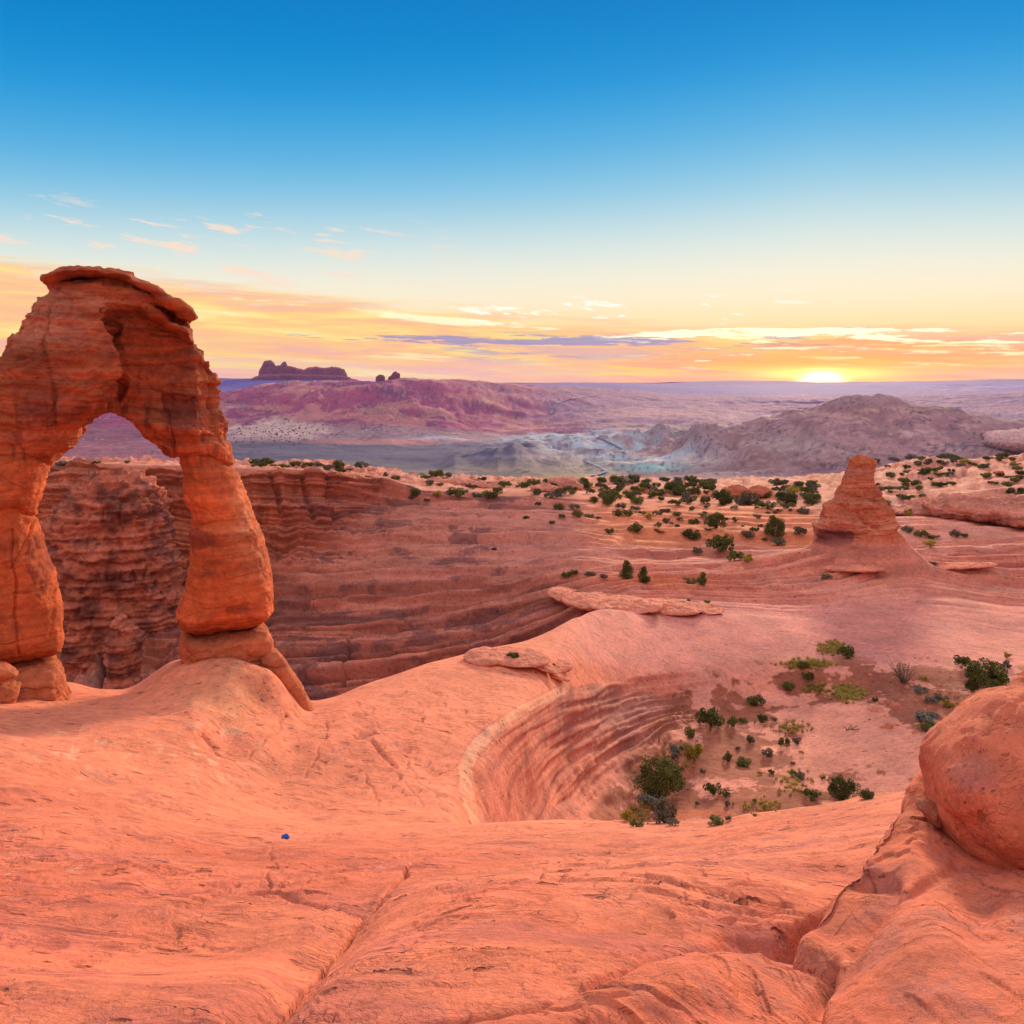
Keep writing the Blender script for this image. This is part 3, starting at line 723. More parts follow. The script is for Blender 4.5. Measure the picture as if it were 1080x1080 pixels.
shape_ground()
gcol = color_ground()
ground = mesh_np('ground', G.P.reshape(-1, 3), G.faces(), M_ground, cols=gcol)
tag(ground, kind='structure')

# ------------------------------------------------------------------ valley and far ridges
VR = [
 [(0, 330, 640)],
 [(0, 1000, 570)],
 [(0, 1600, 514), (500, 1600, 509), (700, 1500, 515), (900, 1500, 512), (1080, 1500, 505)],
 [(0, 2000, 490), (240, 2000, 483), (450, 2000, 490), (540, 1950, 484), (600, 1900, 495), (700, 1800, 500), (820, 1650, 500), (900, 1650, 490), (1000, 1700, 480), (1080, 1700, 478)],
 [(0, 2600, 473), (240, 2700, 468), (450, 2700, 471), (600, 2500, 474), (700, 2300, 478), (740, 2000, 474), (800, 1850, 468), (860, 1850, 456), (905, 1850, 450), (950, 1850, 448), (1010, 1850, 456), (1080, 1900, 462), (1340, 1900, 455)],
 [(-260, 3000, 455), (240, 3000, 456), (330, 3000, 455), (450, 3000, 459), (560, 3000, 462), (650, 2900, 458), (720, 2600, 462), (770, 2200, 458), (810, 2050, 446), (845, 2000, 438), (868, 2000, 431), (892, 2000, 425), (935, 2000, 424), (956, 2000, 430), (990, 2000, 435), (1015, 2000, 439), (1060, 2000, 446), (1340, 2050, 450)],
 [(0, 3300, 435), (240, 3300, 435), (350, 3300, 432), (450, 3300, 438), (560, 3500, 448), (650, 3400, 447), (740, 3200, 450), (800, 2800, 455), (860, 2500, 462), (905, 2400, 460), (960, 2400, 455), (1080, 2600, 450)],
 [(0, 3800, 412), (240, 3800, 417), (270, 3800, 411), (353, 3900, 404), (453, 4000, 402.5), (500, 4300, 404), (560, 4600, 410), (650, 4600, 427), (740, 4500, 434), (800, 4500, 437), (905, 4500, 437), (1000, 4500, 434), (1080, 4500, 427)],
 [(0, 4600, 425), (240, 4600, 425), (353, 4600, 415), (453, 4800, 412), (548, 5200, 407), (650, 6000, 413), (740, 6000, 421), (860, 6000, 421), (1000, 6500, 418), (1080, 6500, 415)],
 [(0, 6000, 403), (240, 6500, 399), (353, 6500, 400), (400, 6500, 403.5), (548, 7000, 405), (600, 7500, 404.5), (650, 7500, 406), (740, 8000, 409), (860, 8500, 410), (1000, 9000, 409), (1080, 9000, 407)],
 [(0, 9500, 409), (400, 9500, 408), (560, 9500, 409), (740, 10500, 408), (1080, 10500, 404)],
 [(0, 12000, 402), (240, 12000, 401), (400, 12000, 402.2), (500, 12500, 403), (560, 13000, 404), (690, 13000, 404), (740, 13000, 402.3), (800, 13000, 401.5), (870, 13000, 403), (940, 13000, 403), (1000, 13000, 402), (1060, 12500, 400), (1340, 12000, 400.5)],
 [(0, 19000, 420)],
]
VC = [4, 6, 16, 34, 40, 44, 30, 44, 10, 26, 10, 16, 2]
vcols = np.concatenate([np.arange(-1200, -260, 25.0), np.arange(-260, -24, 8.0), np.arange(-24, 1106, 1.5), np.arange(1106, 1345, 8.0), np.arange(1350, 2400, 25.0)])
Vs = Sheet(VR, VC, vcols)
def shape_valley():
    px, py = Vs.screen(); T = Vs.T; P = Vs.P; D = P[..., 1]
    # gullied badlands: ridged noise scaled with distance
    q = P * np.array([1, 1, 0.3], dtype=np.float32)
    rid = (1 - np.abs(fbm(q, 1 / 520., 5, 0.55)) * 1.8)
    amp = sm(T, 1.5, 2.5) * (1 - sm(T, 7.6, 9.0))
    hill = np.clip(0.45 * gauss(px, py, 910, 455, 160, 45) + gauss(px, py, 380, 428, 160, 22) + 0.3 * gauss(px, py, 545, 486, 50, 10) + gauss(px, py, 700, 475, 120, 16), 0, 1)
    dz = amp * (8 + 24 * hill) * rid
    dz += amp * (2 + hill * 13) * fbm(q, 1 / 130., 5, 0.62, 3.)
    dz += amp * hill * -9 * np.abs(fbm(aniso(q, 1, .5, 1), 1 / 60., 4, 0.6, 23.))
    dz += amp * hill * 16 * (1 - 2.2 * np.abs(perlin(aniso(P, 1 / 95., 1 / 420., 0) + 3.3)))
    dz += amp * hill * 7 * (1 - 2.2 * np.abs(perlin(aniso(P, 1 / 38., 1 / 200., 0) + 8.3)))
    dz += hill * amp * 5 * np.tanh(4 * lay(P * 0.05, 1.1, 0.1, 2.))
    # pyramid-shaped badland hills
    for (cx_, cy_, w, h) in ((543, 486, 20, 4.5), (560, 490, 16, 3), (525, 491, 15, 3), (700, 470, 30, 8), (735, 468, 26, 7), (640, 470, 26, 6), (610, 466, 22, 6), (800, 480, 30, 7), (480, 494, 24, 5)):
        p = np.maximum(0, 1 - np.abs((px - cx_) / w) - np.abs((py - cy_) / 11.0)) * (T > 2.0) * (T < 6)
        dz += p * h * D / F
    far = sm(T, 8.6, 9.2)
    dz += far * 14 * fbm(q, 1 / 1500., 4, 0.6, 9.)
    Vs.P[..., 2] += dz.astype(np.float32)
    Vs.prep()
def color_valley():
    px, py = Vs.screen(); T = Vs.T; P = Vs.P
    def C(*c): return np.array(c, dtype=np.float32)
    base = np.empty(P.shape, dtype=np.float32); base[:] = C(0.34, 0.20, 0.20)
    def blend(mask, c):
        m = np.clip(mask, 0, 1)[..., None]; base[:] = base * (1 - m) + c * m
    n = fbm(aniso(P, 1, 0.6, 1), 1 / 300., 5, 0.6); n2 = fbm(P, 1 / 90., 5, 0.65, 4.)
    # dark scrub flat
    flat = sm(py, 463, 469) * (1 - sm(px, 560, 660)) * sm(px, 170, 240)
    lf = (1 - sm(px, 170, 240)) * (T < 5.3)
    blend(lf, C(0.30, 0.10, 0.12)); blend(lf * 0.7 * sm(n2, -0.1, 0.3), C(0.17, 0.07, 0.12))
    blend(flat * 0.9, C(0.050, 0.060, 0.115)); blend(flat * 0.6 * sm(fbm(aniso(P, 0.25, 1.0, 1), 1 / 90., 5, 0.65, 14.), 0.0, 0.35), C(0.13, 0.10, 0.15))
    blend(sm(py, 482, 492) * (1 - sm(px, 600, 680)) * 0.6 * sm(n, -0.2, 0.3), C(0.20, 0.17, 0.13))
    blend(gauss(px, py, 650, 492, 90, 9) * 0.7, C(0.24, 0.20, 0.10))
    blend(gauss(px, py, 520, 503, 70, 10) * 0.8 * sm(n2, -0.3, 0.2), C(0.38, 0.24, 0.19))
    blend(gauss(px, py, 590, 482, 60, 2.2) * 0.6, C(0.55, 0.38, 0.33))
    blend(gauss(px, py, 600, 503, 40, 3) * 0.6, C(0.30, 0.26, 0.08))
    # pale blue-green badlands
    pale = gauss(px, py, 545, 458, 110, 9) + gauss(px, py, 640, 468, 70, 14) + gauss(px, py, 690, 480, 55, 11)
    blend(pale * 1.1 * sm(n, -0.35, 0.15), C(0.42, 0.47, 0.50))
    blend(gauss(px, py, 690, 493, 32, 4.5) * 0.9, C(0.25, 0.50, 0.48))
    blend(gauss(px, py, 735, 484, 24, 4) * 0.9, C(0.62, 0.50, 0.42))
    blend(gauss(px, py, 590, 475, 22, 4) * 0.7, C(0.55, 0.58, 0.60))
    blend(pale * 0.8 * sm(n2, 0.1, 0.3), C(0.34, 0.22, 0.24))
    blend(gauss(px, py, 700, 455, 40, 7) * 0.6 * sm(n, -0.2, 0.2), C(0.16, 0.12, 0.15))
    # purple-red hill to the left
    hl = sm(T, 5.05, 5.4) * (1 - sm(T, 8.0, 8.4)) * (1 - sm(px, 560, 680))
    blend(hl, C(0.33, 0.075, 0.14))
    blend(hl * 0.65 * sm(fbm(aniso(P, 1, 1, 3), 1 / 220., 5, 0.65, 8.), 0.0, 0.3), C(0.17, 0.06, 0.13))
    blend(hl * 0.6 * sm(fbm(aniso(P, 1, 1, 3), 1 / 260., 5, 0.6, 18.), 0.1, 0.3), C(0.52, 0.24, 0.18))
    blend(sm(gauss(px, py, 290, 455, 55, 15) + 0.25 * n2, 0.35, 0.6) * sm(T, 4.3, 4.8) * (T < 8), C(0.55, 0.36, 0.30))
    blend(sm(gauss(px, py, 410, 466, 110, 4) + 0.2 * n2, 0.4, 0.7) * 0.6, C(0.48, 0.15, 0.13))
    # rolling purple plain
    pp = sm(T, 5.6, 6.4) * sm(px, 520, 640) * (1 - sm(T, 8.6, 9.2))
    blend(pp, C(0.23, 0.10, 0.185))
    blend(pp * 0.7 * sm(n, -0.1, 0.25), C(0.13, 0.065, 0.18))
    blend(pp * sm(n2 + gauss(px, py, 700, 437, 90, 9), 0.55, 0.8) * 0.5, C(0.50, 0.26, 0.22))
    # the right hill
    rh = sm(gauss(px, py, 920, 468, 150, 42), 0.25, 0.5) * (T > 2.5) * (T < 5.5)
    blend(rh * 0.9, C(0.42, 0.215, 0.205))
    blend(rh * 0.7 * sm(lay(P * 0.05, 1.3, 0.15, 7.) + 0.3 * n2, 0.0, 0.35), C(0.56, 0.34, 0.29))
    blend(rh * 0.6 * sm(n2, 0.05, 0.35), C(0.27, 0.13, 0.15))
    blend(rh * 0.5 * sm(fbm(aniso(P, 1, 1, 2.0), 1 / 45., 4, 0.65, 33.), 0.1, 0.3), C(0.20, 0.11, 0.14))
    blend(rh * gauss(px, py, 830, 470, 50, 18) * 0.5, C(0.36, 0.32, 0.28))
    blend(sm(T, 2.0, 3.0) * (1 - sm(T, 3.4, 4.0)) * sm(px, 700, 800) * 0.6 * sm(n2, -0.1, 0.3), C(0.26, 0.13, 0.125))
    blend(gauss(px, py, 1060, 470, 26, 8) * 0.7 * (T < 5), C(0.12, 0.05, 0.05))
    # far ridges
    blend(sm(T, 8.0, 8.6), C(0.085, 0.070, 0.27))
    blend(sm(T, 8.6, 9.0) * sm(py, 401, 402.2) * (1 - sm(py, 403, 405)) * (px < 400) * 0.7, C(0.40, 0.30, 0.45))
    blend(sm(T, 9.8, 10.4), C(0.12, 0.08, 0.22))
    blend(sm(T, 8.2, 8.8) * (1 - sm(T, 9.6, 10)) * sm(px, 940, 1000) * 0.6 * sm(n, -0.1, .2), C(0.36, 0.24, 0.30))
    # scrub speckles
    spk = sm(perlin(P * 0.11 + 2.) + 0.5 * perlin(P * 0.012) + 0.3 * perlin(P * 0.003), 0.40, 0.6)
    blend(spk * 0.65 * (T > 1.5) * (T < 8.2), C(0.05, 0.045, 0.075))
    spk2 = sm(perlin(P * 0.08 + 42.) + 0.5 * perlin(P * 0.009 + 7), 0.45, 0.6)
    blend(spk2 * 0.28 * (T > 1.5) * (T < 8) * (1 - flat), C(0.62, 0.42, 0.40))
    return base.reshape(-1, 3)
shape_valley()
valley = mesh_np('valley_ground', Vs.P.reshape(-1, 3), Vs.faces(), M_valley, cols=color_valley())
tag(valley, kind='structure')

def at(px, py):
    """where the near ground, else the valley, is met when sighting that way"""
    p = G.hit(px, py)
    if G._run[-1 if False else G.T.shape[0] - 1, 0] is None: pass
    c = int(np.clip(np.searchsorted(G.cols, px), 1, len(G.cols) - 1))
    top = G._py[(G.t <= 22.2), c].min()
    return p if py > top + 0.3 else Vs.hit(px, py)

# ------------------------------------------------------------------ solid rock from lobes
def lobes_mesh(name, lobes, voxel, mat, smooth_it=6, parent=None):
    """lobes: (centre, radii, euler) joined, voxelised and smoothed into one skin, returned as object"""
    bm = bmesh.new()
    for lb in lobes:
        c, r = lb[0], lb[1]; e = lb[2] if len(lb) > 2 else (0, 0, 0)
        M = Matrix.Translation(c) @ Euler(e).to_matrix().to_4x4() @ Matrix.Diagonal((*r, 1))
        bmesh.ops.create_icosphere(bm, subdivisions=4, radius=1.0, matrix=M)
    me = bpy.data.meshes.new(name); bm.to_mesh(me); bm.free()
    return skin(name, me, voxel, mat, smooth_it, parent)
def skin(name, me, voxel, mat, smooth_it, parent):
    tmp = bpy.data.objects.new('tmp', me); COL.objects.link(tmp)
    md = tmp.modifiers.new('r', 'REMESH'); md.mode = 'VOXEL'; md.voxel_size = voxel
    if smooth_it:
        s_ = tmp.modifiers.new('s', 'SMOOTH'); s_.factor = 0.6; s_.iterations = smooth_it
    dg = bpy.context.evaluated_depsgraph_get()
    me2 = bpy.data.meshes.new_from_object(tmp.evaluated_get(dg))
    bpy.data.objects.remove(tmp); bpy.data.meshes.remove(me)
    me2.name = name
    o = bpy.data.objects.new(name, me2); COL.objects.link(o)
    me2.materials.clear(); me2.materials.append(mat)
    me2.polygons.foreach_set('use_smooth', np.ones(len(me2.polygons), dtype=bool))
    if parent: o.parent = parent
    return o
def vn(o):
    n = len(o.data.vertices)
    co = np.empty(n * 3, dtype=np.float32); o.data.vertices.foreach_get('co', co)
    no = np.empty(n * 3, dtype=np.float32); o.data.vertices.foreach_get('normal', no)
    return co.reshape(-1, 3), no.reshape(-1, 3)
def put(o, V, cols=None):
    o.data.vertices.foreach_set('co', V.astype(np.float32).ravel())
    if cols is not None: set_cols(o.data, cols)
    o.data.update()
def wpos(px, py, D): return Vector(((px - CX) / F * D, D, (HY - py) / F * D))
def lobe(px, py, D, rx, ry, rd, e=(0, 0, 0)):
    return (wpos(px, py, D), (rx / F * D, rd, ry / F * D), e)
def proj(V): return CX + F * V[:, 0] / V[:, 1], HY - F * V[:, 2] / V[:, 1]

# ------------------------------------------------------------------ the arch
ARCH_OUT = [(-50, 712), (-58, 640), (-66, 560), (-62, 480), (-42, 425), (0, 375), (10, 360), (22, 344), (28, 338), (30, 330), (33, 320), (38, 312),
  (46, 309), (48, 297), (60, 291), (80, 287), (110, 287), (143, 294), (160, 303), (187, 320), (200, 333), (205, 343), (204, 360), (217, 377), (230, 393), (237, 420),
  (239, 447), (241, 467), (247, 478), (250, 486), (249, 492), (257, 508), (262, 522), (267, 537), (275, 556), (282, 577), (285, 600), (285, 620), (287, 640),
  (283, 648), (274, 655), (255, 660), (230, 664), (207, 667), (195, 665), (188, 660), (184, 649), (190, 634), (194, 618), (196, 608), (199, 590), (200, 575), (198, 562),
  (201, 553), (200, 540), (193, 527), (192, 510), (192, 500), (187, 488), (173, 482), (157, 470), (143, 453), (133, 445), (120, 440), (112, 437), (100, 442),
  (93, 452), (80, 470), (63, 485), (55, 493), (50, 507), (43, 525), (40, 537), (40, 553), (46, 567), (50, 577), (57, 594), (62, 610), (66, 632), (68, 653), (71, 675),
  (69, 686), (60, 692), (22, 697), (0, 705)]
def inside_poly(X, Y, poly):
    r = np.zeros(X.shape, bool); n = len(poly)
    for i in range(n):
        x0, y0 = poly[i]; x1, y1 = poly[(i + 1) % n]
        c = ((y0 > Y) != (y1 > Y)) & (X < (x1 - x0) * (Y - y0) / (y1 - y0 + 1e-12) + x0)
        r ^= c
    return r
class Plane:
    """upright plane facing the viewer at a bearing; (u, w) metres in it, +s towards the viewer"""
    def __init__(s, px0, D):
        a = math.atan2((px0 - CX), F)
        s.d = np.array([math.sin(a), math.cos(a), 0.0]); s.r = np.array([math.cos(a), -math.sin(a), 0.0])
        s.R = D / math.cos(a) * math.cos(a) ** 0  # distance along the bearing
        s.R = D / math.cos(a)
        s.c = s.d * s.R
    def uw(s, px, py):
        ray = np.array([(px - CX) / F, 1.0, (HY - py) / F]); k = s.R / (ray @ s.d)
        p = ray * k
        return float((p - s.c) @ s.r), float(p[2])
    def world(s, u, w, t):
        return s.c[None] + s.r[None] * u[:, None] - s.d[None] * t[:, None] + np.array([0, 0, 1.0])[None] * w[:, None]
def relief_solid(pl, outline, step, thick, round_r, front=None, back=1.0):
    """closed solid: outline in the plane, front relief field (u,w,d)->metres, rounded rims"""
    pu = [pl.uw(*p) for p in outline]
    us = [p[0] for p in pu]; ws = [p[1] for p in pu]
    U, W = np.meshgrid(np.arange(min(us) - step, max(us) + step, step), np.arange(min(ws) - step, max(ws) + step, step))
    ins = inside_poly(U, W, pu)
    dist = seg_dist(U.astype(np.float32), W.astype(np.float32), pu + [pu[0]])
    dist = np.where(ins, dist, 0)
    cell = ins[:-1, :-1] & ins[1:, :-1] & ins[:-1, 1:] & ins[1:, 1:]
    used = np.zeros(U.shape, bool)
    used[:-1, :-1] |= cell; used[1:, :-1] |= cell; used[:-1, 1:] |= cell; used[1:, 1:] |= cell
    k = np.clip(dist / round_r, 0, 1); prof = np.sqrt(np.maximum(0, 1 - (1 - k) ** 2))
    fo = (front(U, W, dist) if front else thick) * prof
    bo = thick * back * prof
    idx = -np.ones(U.shape, int); n = used.sum(); idx[used] = np.arange(n)
    Vf = pl.world(U[used], W[used], fo[used] + 0.02); Vb = pl.world(U[used], W[used], -bo[used] - 0.02)
    r, c = np.nonzero(cell)
    a, b, d, e = idx[r, c], idx[r, c + 1], idx[r + 1, c + 1], idx[r + 1, c]
    faces = [np.stack([a, b, d, e], -1), np.stack([e, d, b, a], -1) + n]
    # side walls along boundary edges
    pc = np.zeros((cell.shape[0] + 2, cell.shape[1] + 2), bool); pc[1:-1, 1:-1] = cell
    q = [(a, b, pc[r, c + 1]), (d, e, pc[r + 2, c + 1]), (e, a, pc[r + 1, c]), (b, d, pc[r + 1, c + 2])]
    for i0, i1, nb in q:
        s_ = ~nb
        faces.append(np.stack([i0[s_] + n, i1[s_] + n, i1[s_], i0[s_]], -1))
    return np.concatenate([Vf, Vb]), np.concatenate(faces)
def np_mesh(name, V, Fq):
    me = bpy.data.meshes.new(name)
    me.from_pydata([tuple(v) for v in V], [], [tuple(f) for f in Fq]); me.update()
    return me

APL = Plane(120, 35.0)
def to_px(u, w):
    V = APL.world(u.ravel(), w.ravel(), np.zeros(u.size)); x, y = proj(V)
    return x.reshape(u.shape), y.reshape(u.shape)
def arch_front(U, W, dist):
    x, y = to_px(U, W)
    t = 1.65 + 0.0 * x
    t = t + 0.9 * gauss(x, y, 40, 400, 75, 70) + 0.4 * gauss(x, y, 20, 520, 50, 60) + 0.25 * gauss(x, y, 245, 600, 50, 60)
    # left limb stands proud of the right one, divided by a crooked corner
    bx = np.interp(y, [290, 330, 352, 372, 395, 410, 430, 450], [100, 112, 118, 128, 134, 128, 116, 100])
    stepm = sm(x, bx - 2.0, bx + 3.5) * (1 - sm(y, 432, 448)) * sm(y, 322, 340)
    t = t - 2.3 * stepm * (1 - 0.75 * sm(x, 150, 215))
    t = t + 0.5 * sm(y, 455, 440) * gauss(x, y, 95, 415, 35, 40)
    # recessed alcove, angular block and dark hollow
    t = t - 1.5 * gauss(x, y, 137, 418, 11, 12)
    inner = sm(y, 0.9 * (x - 112) + 402, 0.9 * (x - 112) + 412) * sm(x, 112, 120) * (1 - sm(x, 172, 180)) * (y < 500)
    t = t - 0.75 * inner
    t = t + 0.45 * sm(x, 172, 176) * (1 - sm(x, 205, 230)) * sm(y, 395, 402) * (1 - sm(y, 455, 462))
    t = t - 0.5 * sm(x, 205, 212) * (1 - sm(y, 440, 470)) * sm(y, 335, 350)
    # angular corners on the left leg
    cr = np.interp(y, [540, 580, 640, 700], [33, 18, 14, 20])
    t = t - 0.45 * np.abs(x - cr) / 40.0 * sm(y, 535, 560) * (x < 90)
    # lower block of right leg bulges
    t = t + 0.25 * sm(y, 548, 556) * (x > 150)
    t = t - 0.25 * np.exp(-((y - 486) / 7.0) ** 2) * (x > 150)
    t = t - 0.25 * np.exp(-((y - 538) / 6.0) ** 2) * (x < 90)
    return np.maximum(t, 0.45)
V_, F_ = relief_solid(APL, ARCH_OUT, 0.08, 1.7, 1.15, arch_front)
arch = empty('rock_arch', tuple(APL.world(np.array([0.0]), np.array([-12.5]), np.array([0.0]))[0]))
tag(arch, 'tall freestanding red sandstone arch standing on the slickrock saddle above the canyon', 'arch')
def adopt(o, root):
    """parent keeping the world-space mesh where it is"""
    V, _ = vn(o); put(o, V - np.array(root.location, dtype=np.float32)); o.parent = root
body = skin('arch_body', np_mesh('a', V_, F_), 0.042, M_arch, 4, None)
def rockify(o, amp, seed=0.0, strat=1.0):
    V, N = vn(o)
    d = amp * (0.9 * fbm(V, 0.45, 4, 0.55, seed) + strat * (0.55 * np.tanh(3 * lay(V, 1.1, 0.12, seed + 2, 0.5)) + 0.42 * np.tanh(3 * lay(V, 3.0, 0.2, seed + 5, 0.4)) + 0.16 * np.tanh(3 * lay(V, 8.0, 0.4, seed + 7, 0.3))))
    f0 = 0.12 / max(amp, 0.03)
    d = d * 0.75 + amp * 0.35 * (blocky(V, 0.9 * f0 ** 0.5, 3.0, seed + 40, 1.3) + 0.5 * blocky(V, 2.6 * f0 ** 0.5, 3.0, seed + 50, 1.3))
    # vertical joints
    jn = 1 - np.abs(perlin(aniso(V, 0.5, 0.5, 0.12) + seed + 3)) * 3.0
    d = d - amp * 0.8 * np.maximum(0, jn - 0.72) / 0.28 * sm(perlin(V * 0.4 + seed), -0.1, 0.3)
    V = V + N * d[:, None]
    return V, N
V, N = vn(body)
x_, y_ = proj(V)
upper = 1 - sm(y_, 440, 500)
low = 1 - 0.75 * sm(y_, 560, 600)
Vt = V.copy(); Vt[:, 2] += 0.10 * V[:, 0]
disp = (0.09 * fbm(V, 0.5, 4, 0.55) + (0.045 * upper + 0.015) * np.tanh(3 * lay(Vt, 1.3, 0.2, 2, 0.9)) + (0.045 * upper + 0.012) * low * np.tanh(3.5 * lay(Vt, 3.6, 0.35, 5, 0.7))
      + 0.022 * (0.3 + upper) * np.tanh(3 * lay(Vt, 9.0, 0.6, 7, 0.4)) + 0.03 * fbm(V, 2.2, 4, 0.6, 2.))
disp += (0.3 + 0.7 * upper) * (0.055 * blocky(V, 0.33, 3.0, 12.0, 1.3) + 0.05 * blocky(V, 0.85, 3.0, 22.0, 1.6) + 0.022 * blocky(V, 2.2, 3.0, 32.0, 1.8))
jn = 1 - np.abs(perlin(aniso(V, 0.45, 0.45, 0.10) + 3.3)) * 3.2
disp -= 0.13 * np.maximum(0, jn - 0.78) / 0.22 * (0.2 + upper)
# cracks followed from the face: the crooked corner, the leg joints, bedding seams
def crack(pts, w, dep): return -dep * np.exp(-(seg_dist(x_ + 1.6 * perlin(V * 2.0), y_ + 1.6 * perlin(V * 2.0 + 9), pts) / w) ** 2)
disp += crack([(108, 328), (114, 345), (122, 352), (128, 368), (134, 392), (132, 410), (124, 426)], 2.0, 0.55) + crack([(116, 338), (126, 344), (124, 352)], 2.4, 0.35)
disp += crack([(172, 418), (176, 440), (182, 462), (184, 480)], 1.3, 0.14) + crack([(126, 385), (150, 387), (180, 384), (205, 390)], 1.2, 0.10)
disp += crack([(60, 418), (52, 440), (40, 455)], 1.4, 0.08) + crack([(14, 560), (12, 590), (18, 612), (16, 650), (20, 690)], 1.3, 0.12) + crack([(12, 600), (24, 580), (34, 556)], 1.2, 0.10)
disp += crack([(182, 487), (200, 482), (225, 484), (250, 492)], 2.0, 0.14) + crack([(0, 482), (25, 480), (52, 490)], 1.6, 0.08) + crack([(0, 541), (20, 539), (40, 545)], 1.8, 0.14)
disp += crack([(213, 365), (222, 400), (226, 440), (236, 470)], 1.5, 0.16) + crack([(198, 556), (230, 550), (262, 548)], 1.0, 0.05) + crack([(140, 345), (160, 352), (190, 356)], 1.0, 0.10)
V2 = V + N * disp[:, None]
def C3(*c): return np.array(c, dtype=np.float32)[None]
def arch_color(V):
    x, y = proj(V)
    base = np.repeat(C3(0.62, 0.138, 0.045), len(V), 0)
    def bl(m, c):
        nonlocal base
        m = np.clip(m, 0, 1)[:, None]; base = base * (1 - m) + c * m
    up = 1 - sm(y, 420, 520)
    bl(up * 0.85, C3(0.42, 0.092, 0.036))
    bl(up * 0.5 * sm(fbm(V, 0.5, 5, 0.65, 4.), 0.0, 0.4), C3(0.25, 0.07, 0.045))
    bl(up * 0.5 * sm(lay(V, 1.6, 0.1, 6., 0.8), 0.05, 0.35), C3(0.50, 0.19, 0.11))
    bl(up * 0.45 * gauss(x, y, 55, 345, 40, 20), C3(0.50, 0.21, 0.14))
    st = sm(fbm(aniso(V, 1.6, 1.6, 0.25), 0.8, 4, 0.6, 5.), 0.10, 0.32)
    bl(st * 0.55 * (sm(y, 400, 430) * (1 - sm(y, 480, 500))), C3(0.16, 0.04, 0.03))
    # varnish plates
    pv = fbm(V, 0.55, 4, 0.6, 9.)
    pl_ = sm(gauss(x, y, 190, 435, 24, 36) + 0.45 * pv, 0.5, 0.58) + sm(gauss(x, y, 60, 430, 45, 16) + 0.4 * pv, 0.5, 0.7) * 0.7 + sm(gauss(x, y, 212, 568, 22, 14) + 0.35 * pv, 0.45, 0.5) + sm(gauss(x, y, 40, 590, 22, 40) + 0.3 * pv, 0.6, 0.66) * 0.8 + sm(gauss(x, y, 8, 580, 18, 40) + 0.3 * pv, 0.6, 0.66) * 0.6 + sm(gauss(x, y, 250, 643, 20, 6) + 0.3 * pv, 0.5, 0.56) * 0.8
    bl(pl_ * 0.72, C3(0.25, 0.055, 0.035))
    bl(sm(fbm(V, 0.9, 4, 0.6, 19.), 0.3, 0.42) * 0.4 * (y > 480), C3(0.34, 0.08, 0.045))
    bl(gauss(x, y, 262, 545, 16, 55) * 0.75 * sm(fbm(V, 1.5, 4, 0.6), -0.4, 0.2), C3(0.72, 0.30, 0.14))  # sunlit right edge of the leg, painted into the colour as a paler tone
    return base
put(body, V2, arch_color(V2)); adopt(body, arch)

def slab_part(name, outline, thick, rr, mat, root, step=0.09, voxel=0.055, amp=0.06, shift=0.0, px0=None, D=35.0, strat=1.0, colf=None, seed=1.0, sm_it=3):
    pl = APL if px0 is None else Plane(px0, D)
    V_, F_ = relief_solid(pl, outline, step, thick, rr)
    V_ = V_ - pl.d[None] * shift
    o = skin(name, np_mesh('s', V_, F_), voxel, mat, sm_it, None)
    V, N = rockify(o, amp, seed, strat)
    put(o, V, (colf or arch_color)(V))
    if root is not None: adopt(o, root)
    return o
slab_part('cap_rock', [(46, 300), (42, 297), (44, 292), (56, 287), (77, 281.5), (79, 284), (81, 282), (108, 282), (110, 285), (113, 283), (130, 286), (143, 289), (145, 293), (160, 299), (187, 315), (202, 328), (206, 336), (204, 343),
   (196, 342), (190, 339), (176, 331), (165, 325), (150, 315), (135, 308), (128, 303), (105, 300), (80, 298), (66, 299), (55, 302)], 1.95, 0.35, M_arch, arch, amp=0.09, strat=1.6, seed=21.0, sm_it=1)
slab_part('cap_rock', [(120, 304), (132, 309), (150, 318), (168, 329), (186, 340), (203, 348), (205, 362), (198, 368), (188, 358), (170, 346), (150, 333), (132, 322), (118, 312)], 1.75, 0.45, M_arch, arch, amp=0.10, strat=1.6, seed=31.0, sm_it=1)
PEDC = lambda V: np.repeat(C3(0.60, 0.165, 0.070), len(V), 0)
slab_part('pedestal', [(192, 662), (215, 664), (240, 661), (262, 657), (276, 655), (283, 663), (286, 674), (286, 690), (290, 712), (262, 716), (240, 716), (215, 716), (188, 712), (189, 690), (190, 672)], 1.75, 0.35, M_arch, arch, amp=0.10, strat=0.5, colf=PEDC, shift=0.10)
slab_part('pedestal', [(-50, 706), (-5, 702), (20, 694), (55, 690), (66, 694), (70, 706), (73, 720), (80, 735), (40, 748), (0, 752), (-50, 752)], 1.7, 0.7, M_arch, arch, amp=0.12, strat=1.0, colf=PEDC, shift=0.2, seed=6.0)
slab_part('toe_rock', [(266, 684), (272, 674), (286, 672), (296, 686), (308, 702), (319, 722), (327, 740), (329, 750), (323, 758), (308, 760), (294, 752), (287, 740), (288, 724), (280, 708), (270, 698)], 0.75, 0.55, M_arch, arch, amp=0.03, strat=0.3, colf=PEDC, shift=1.6, seed=3.0)
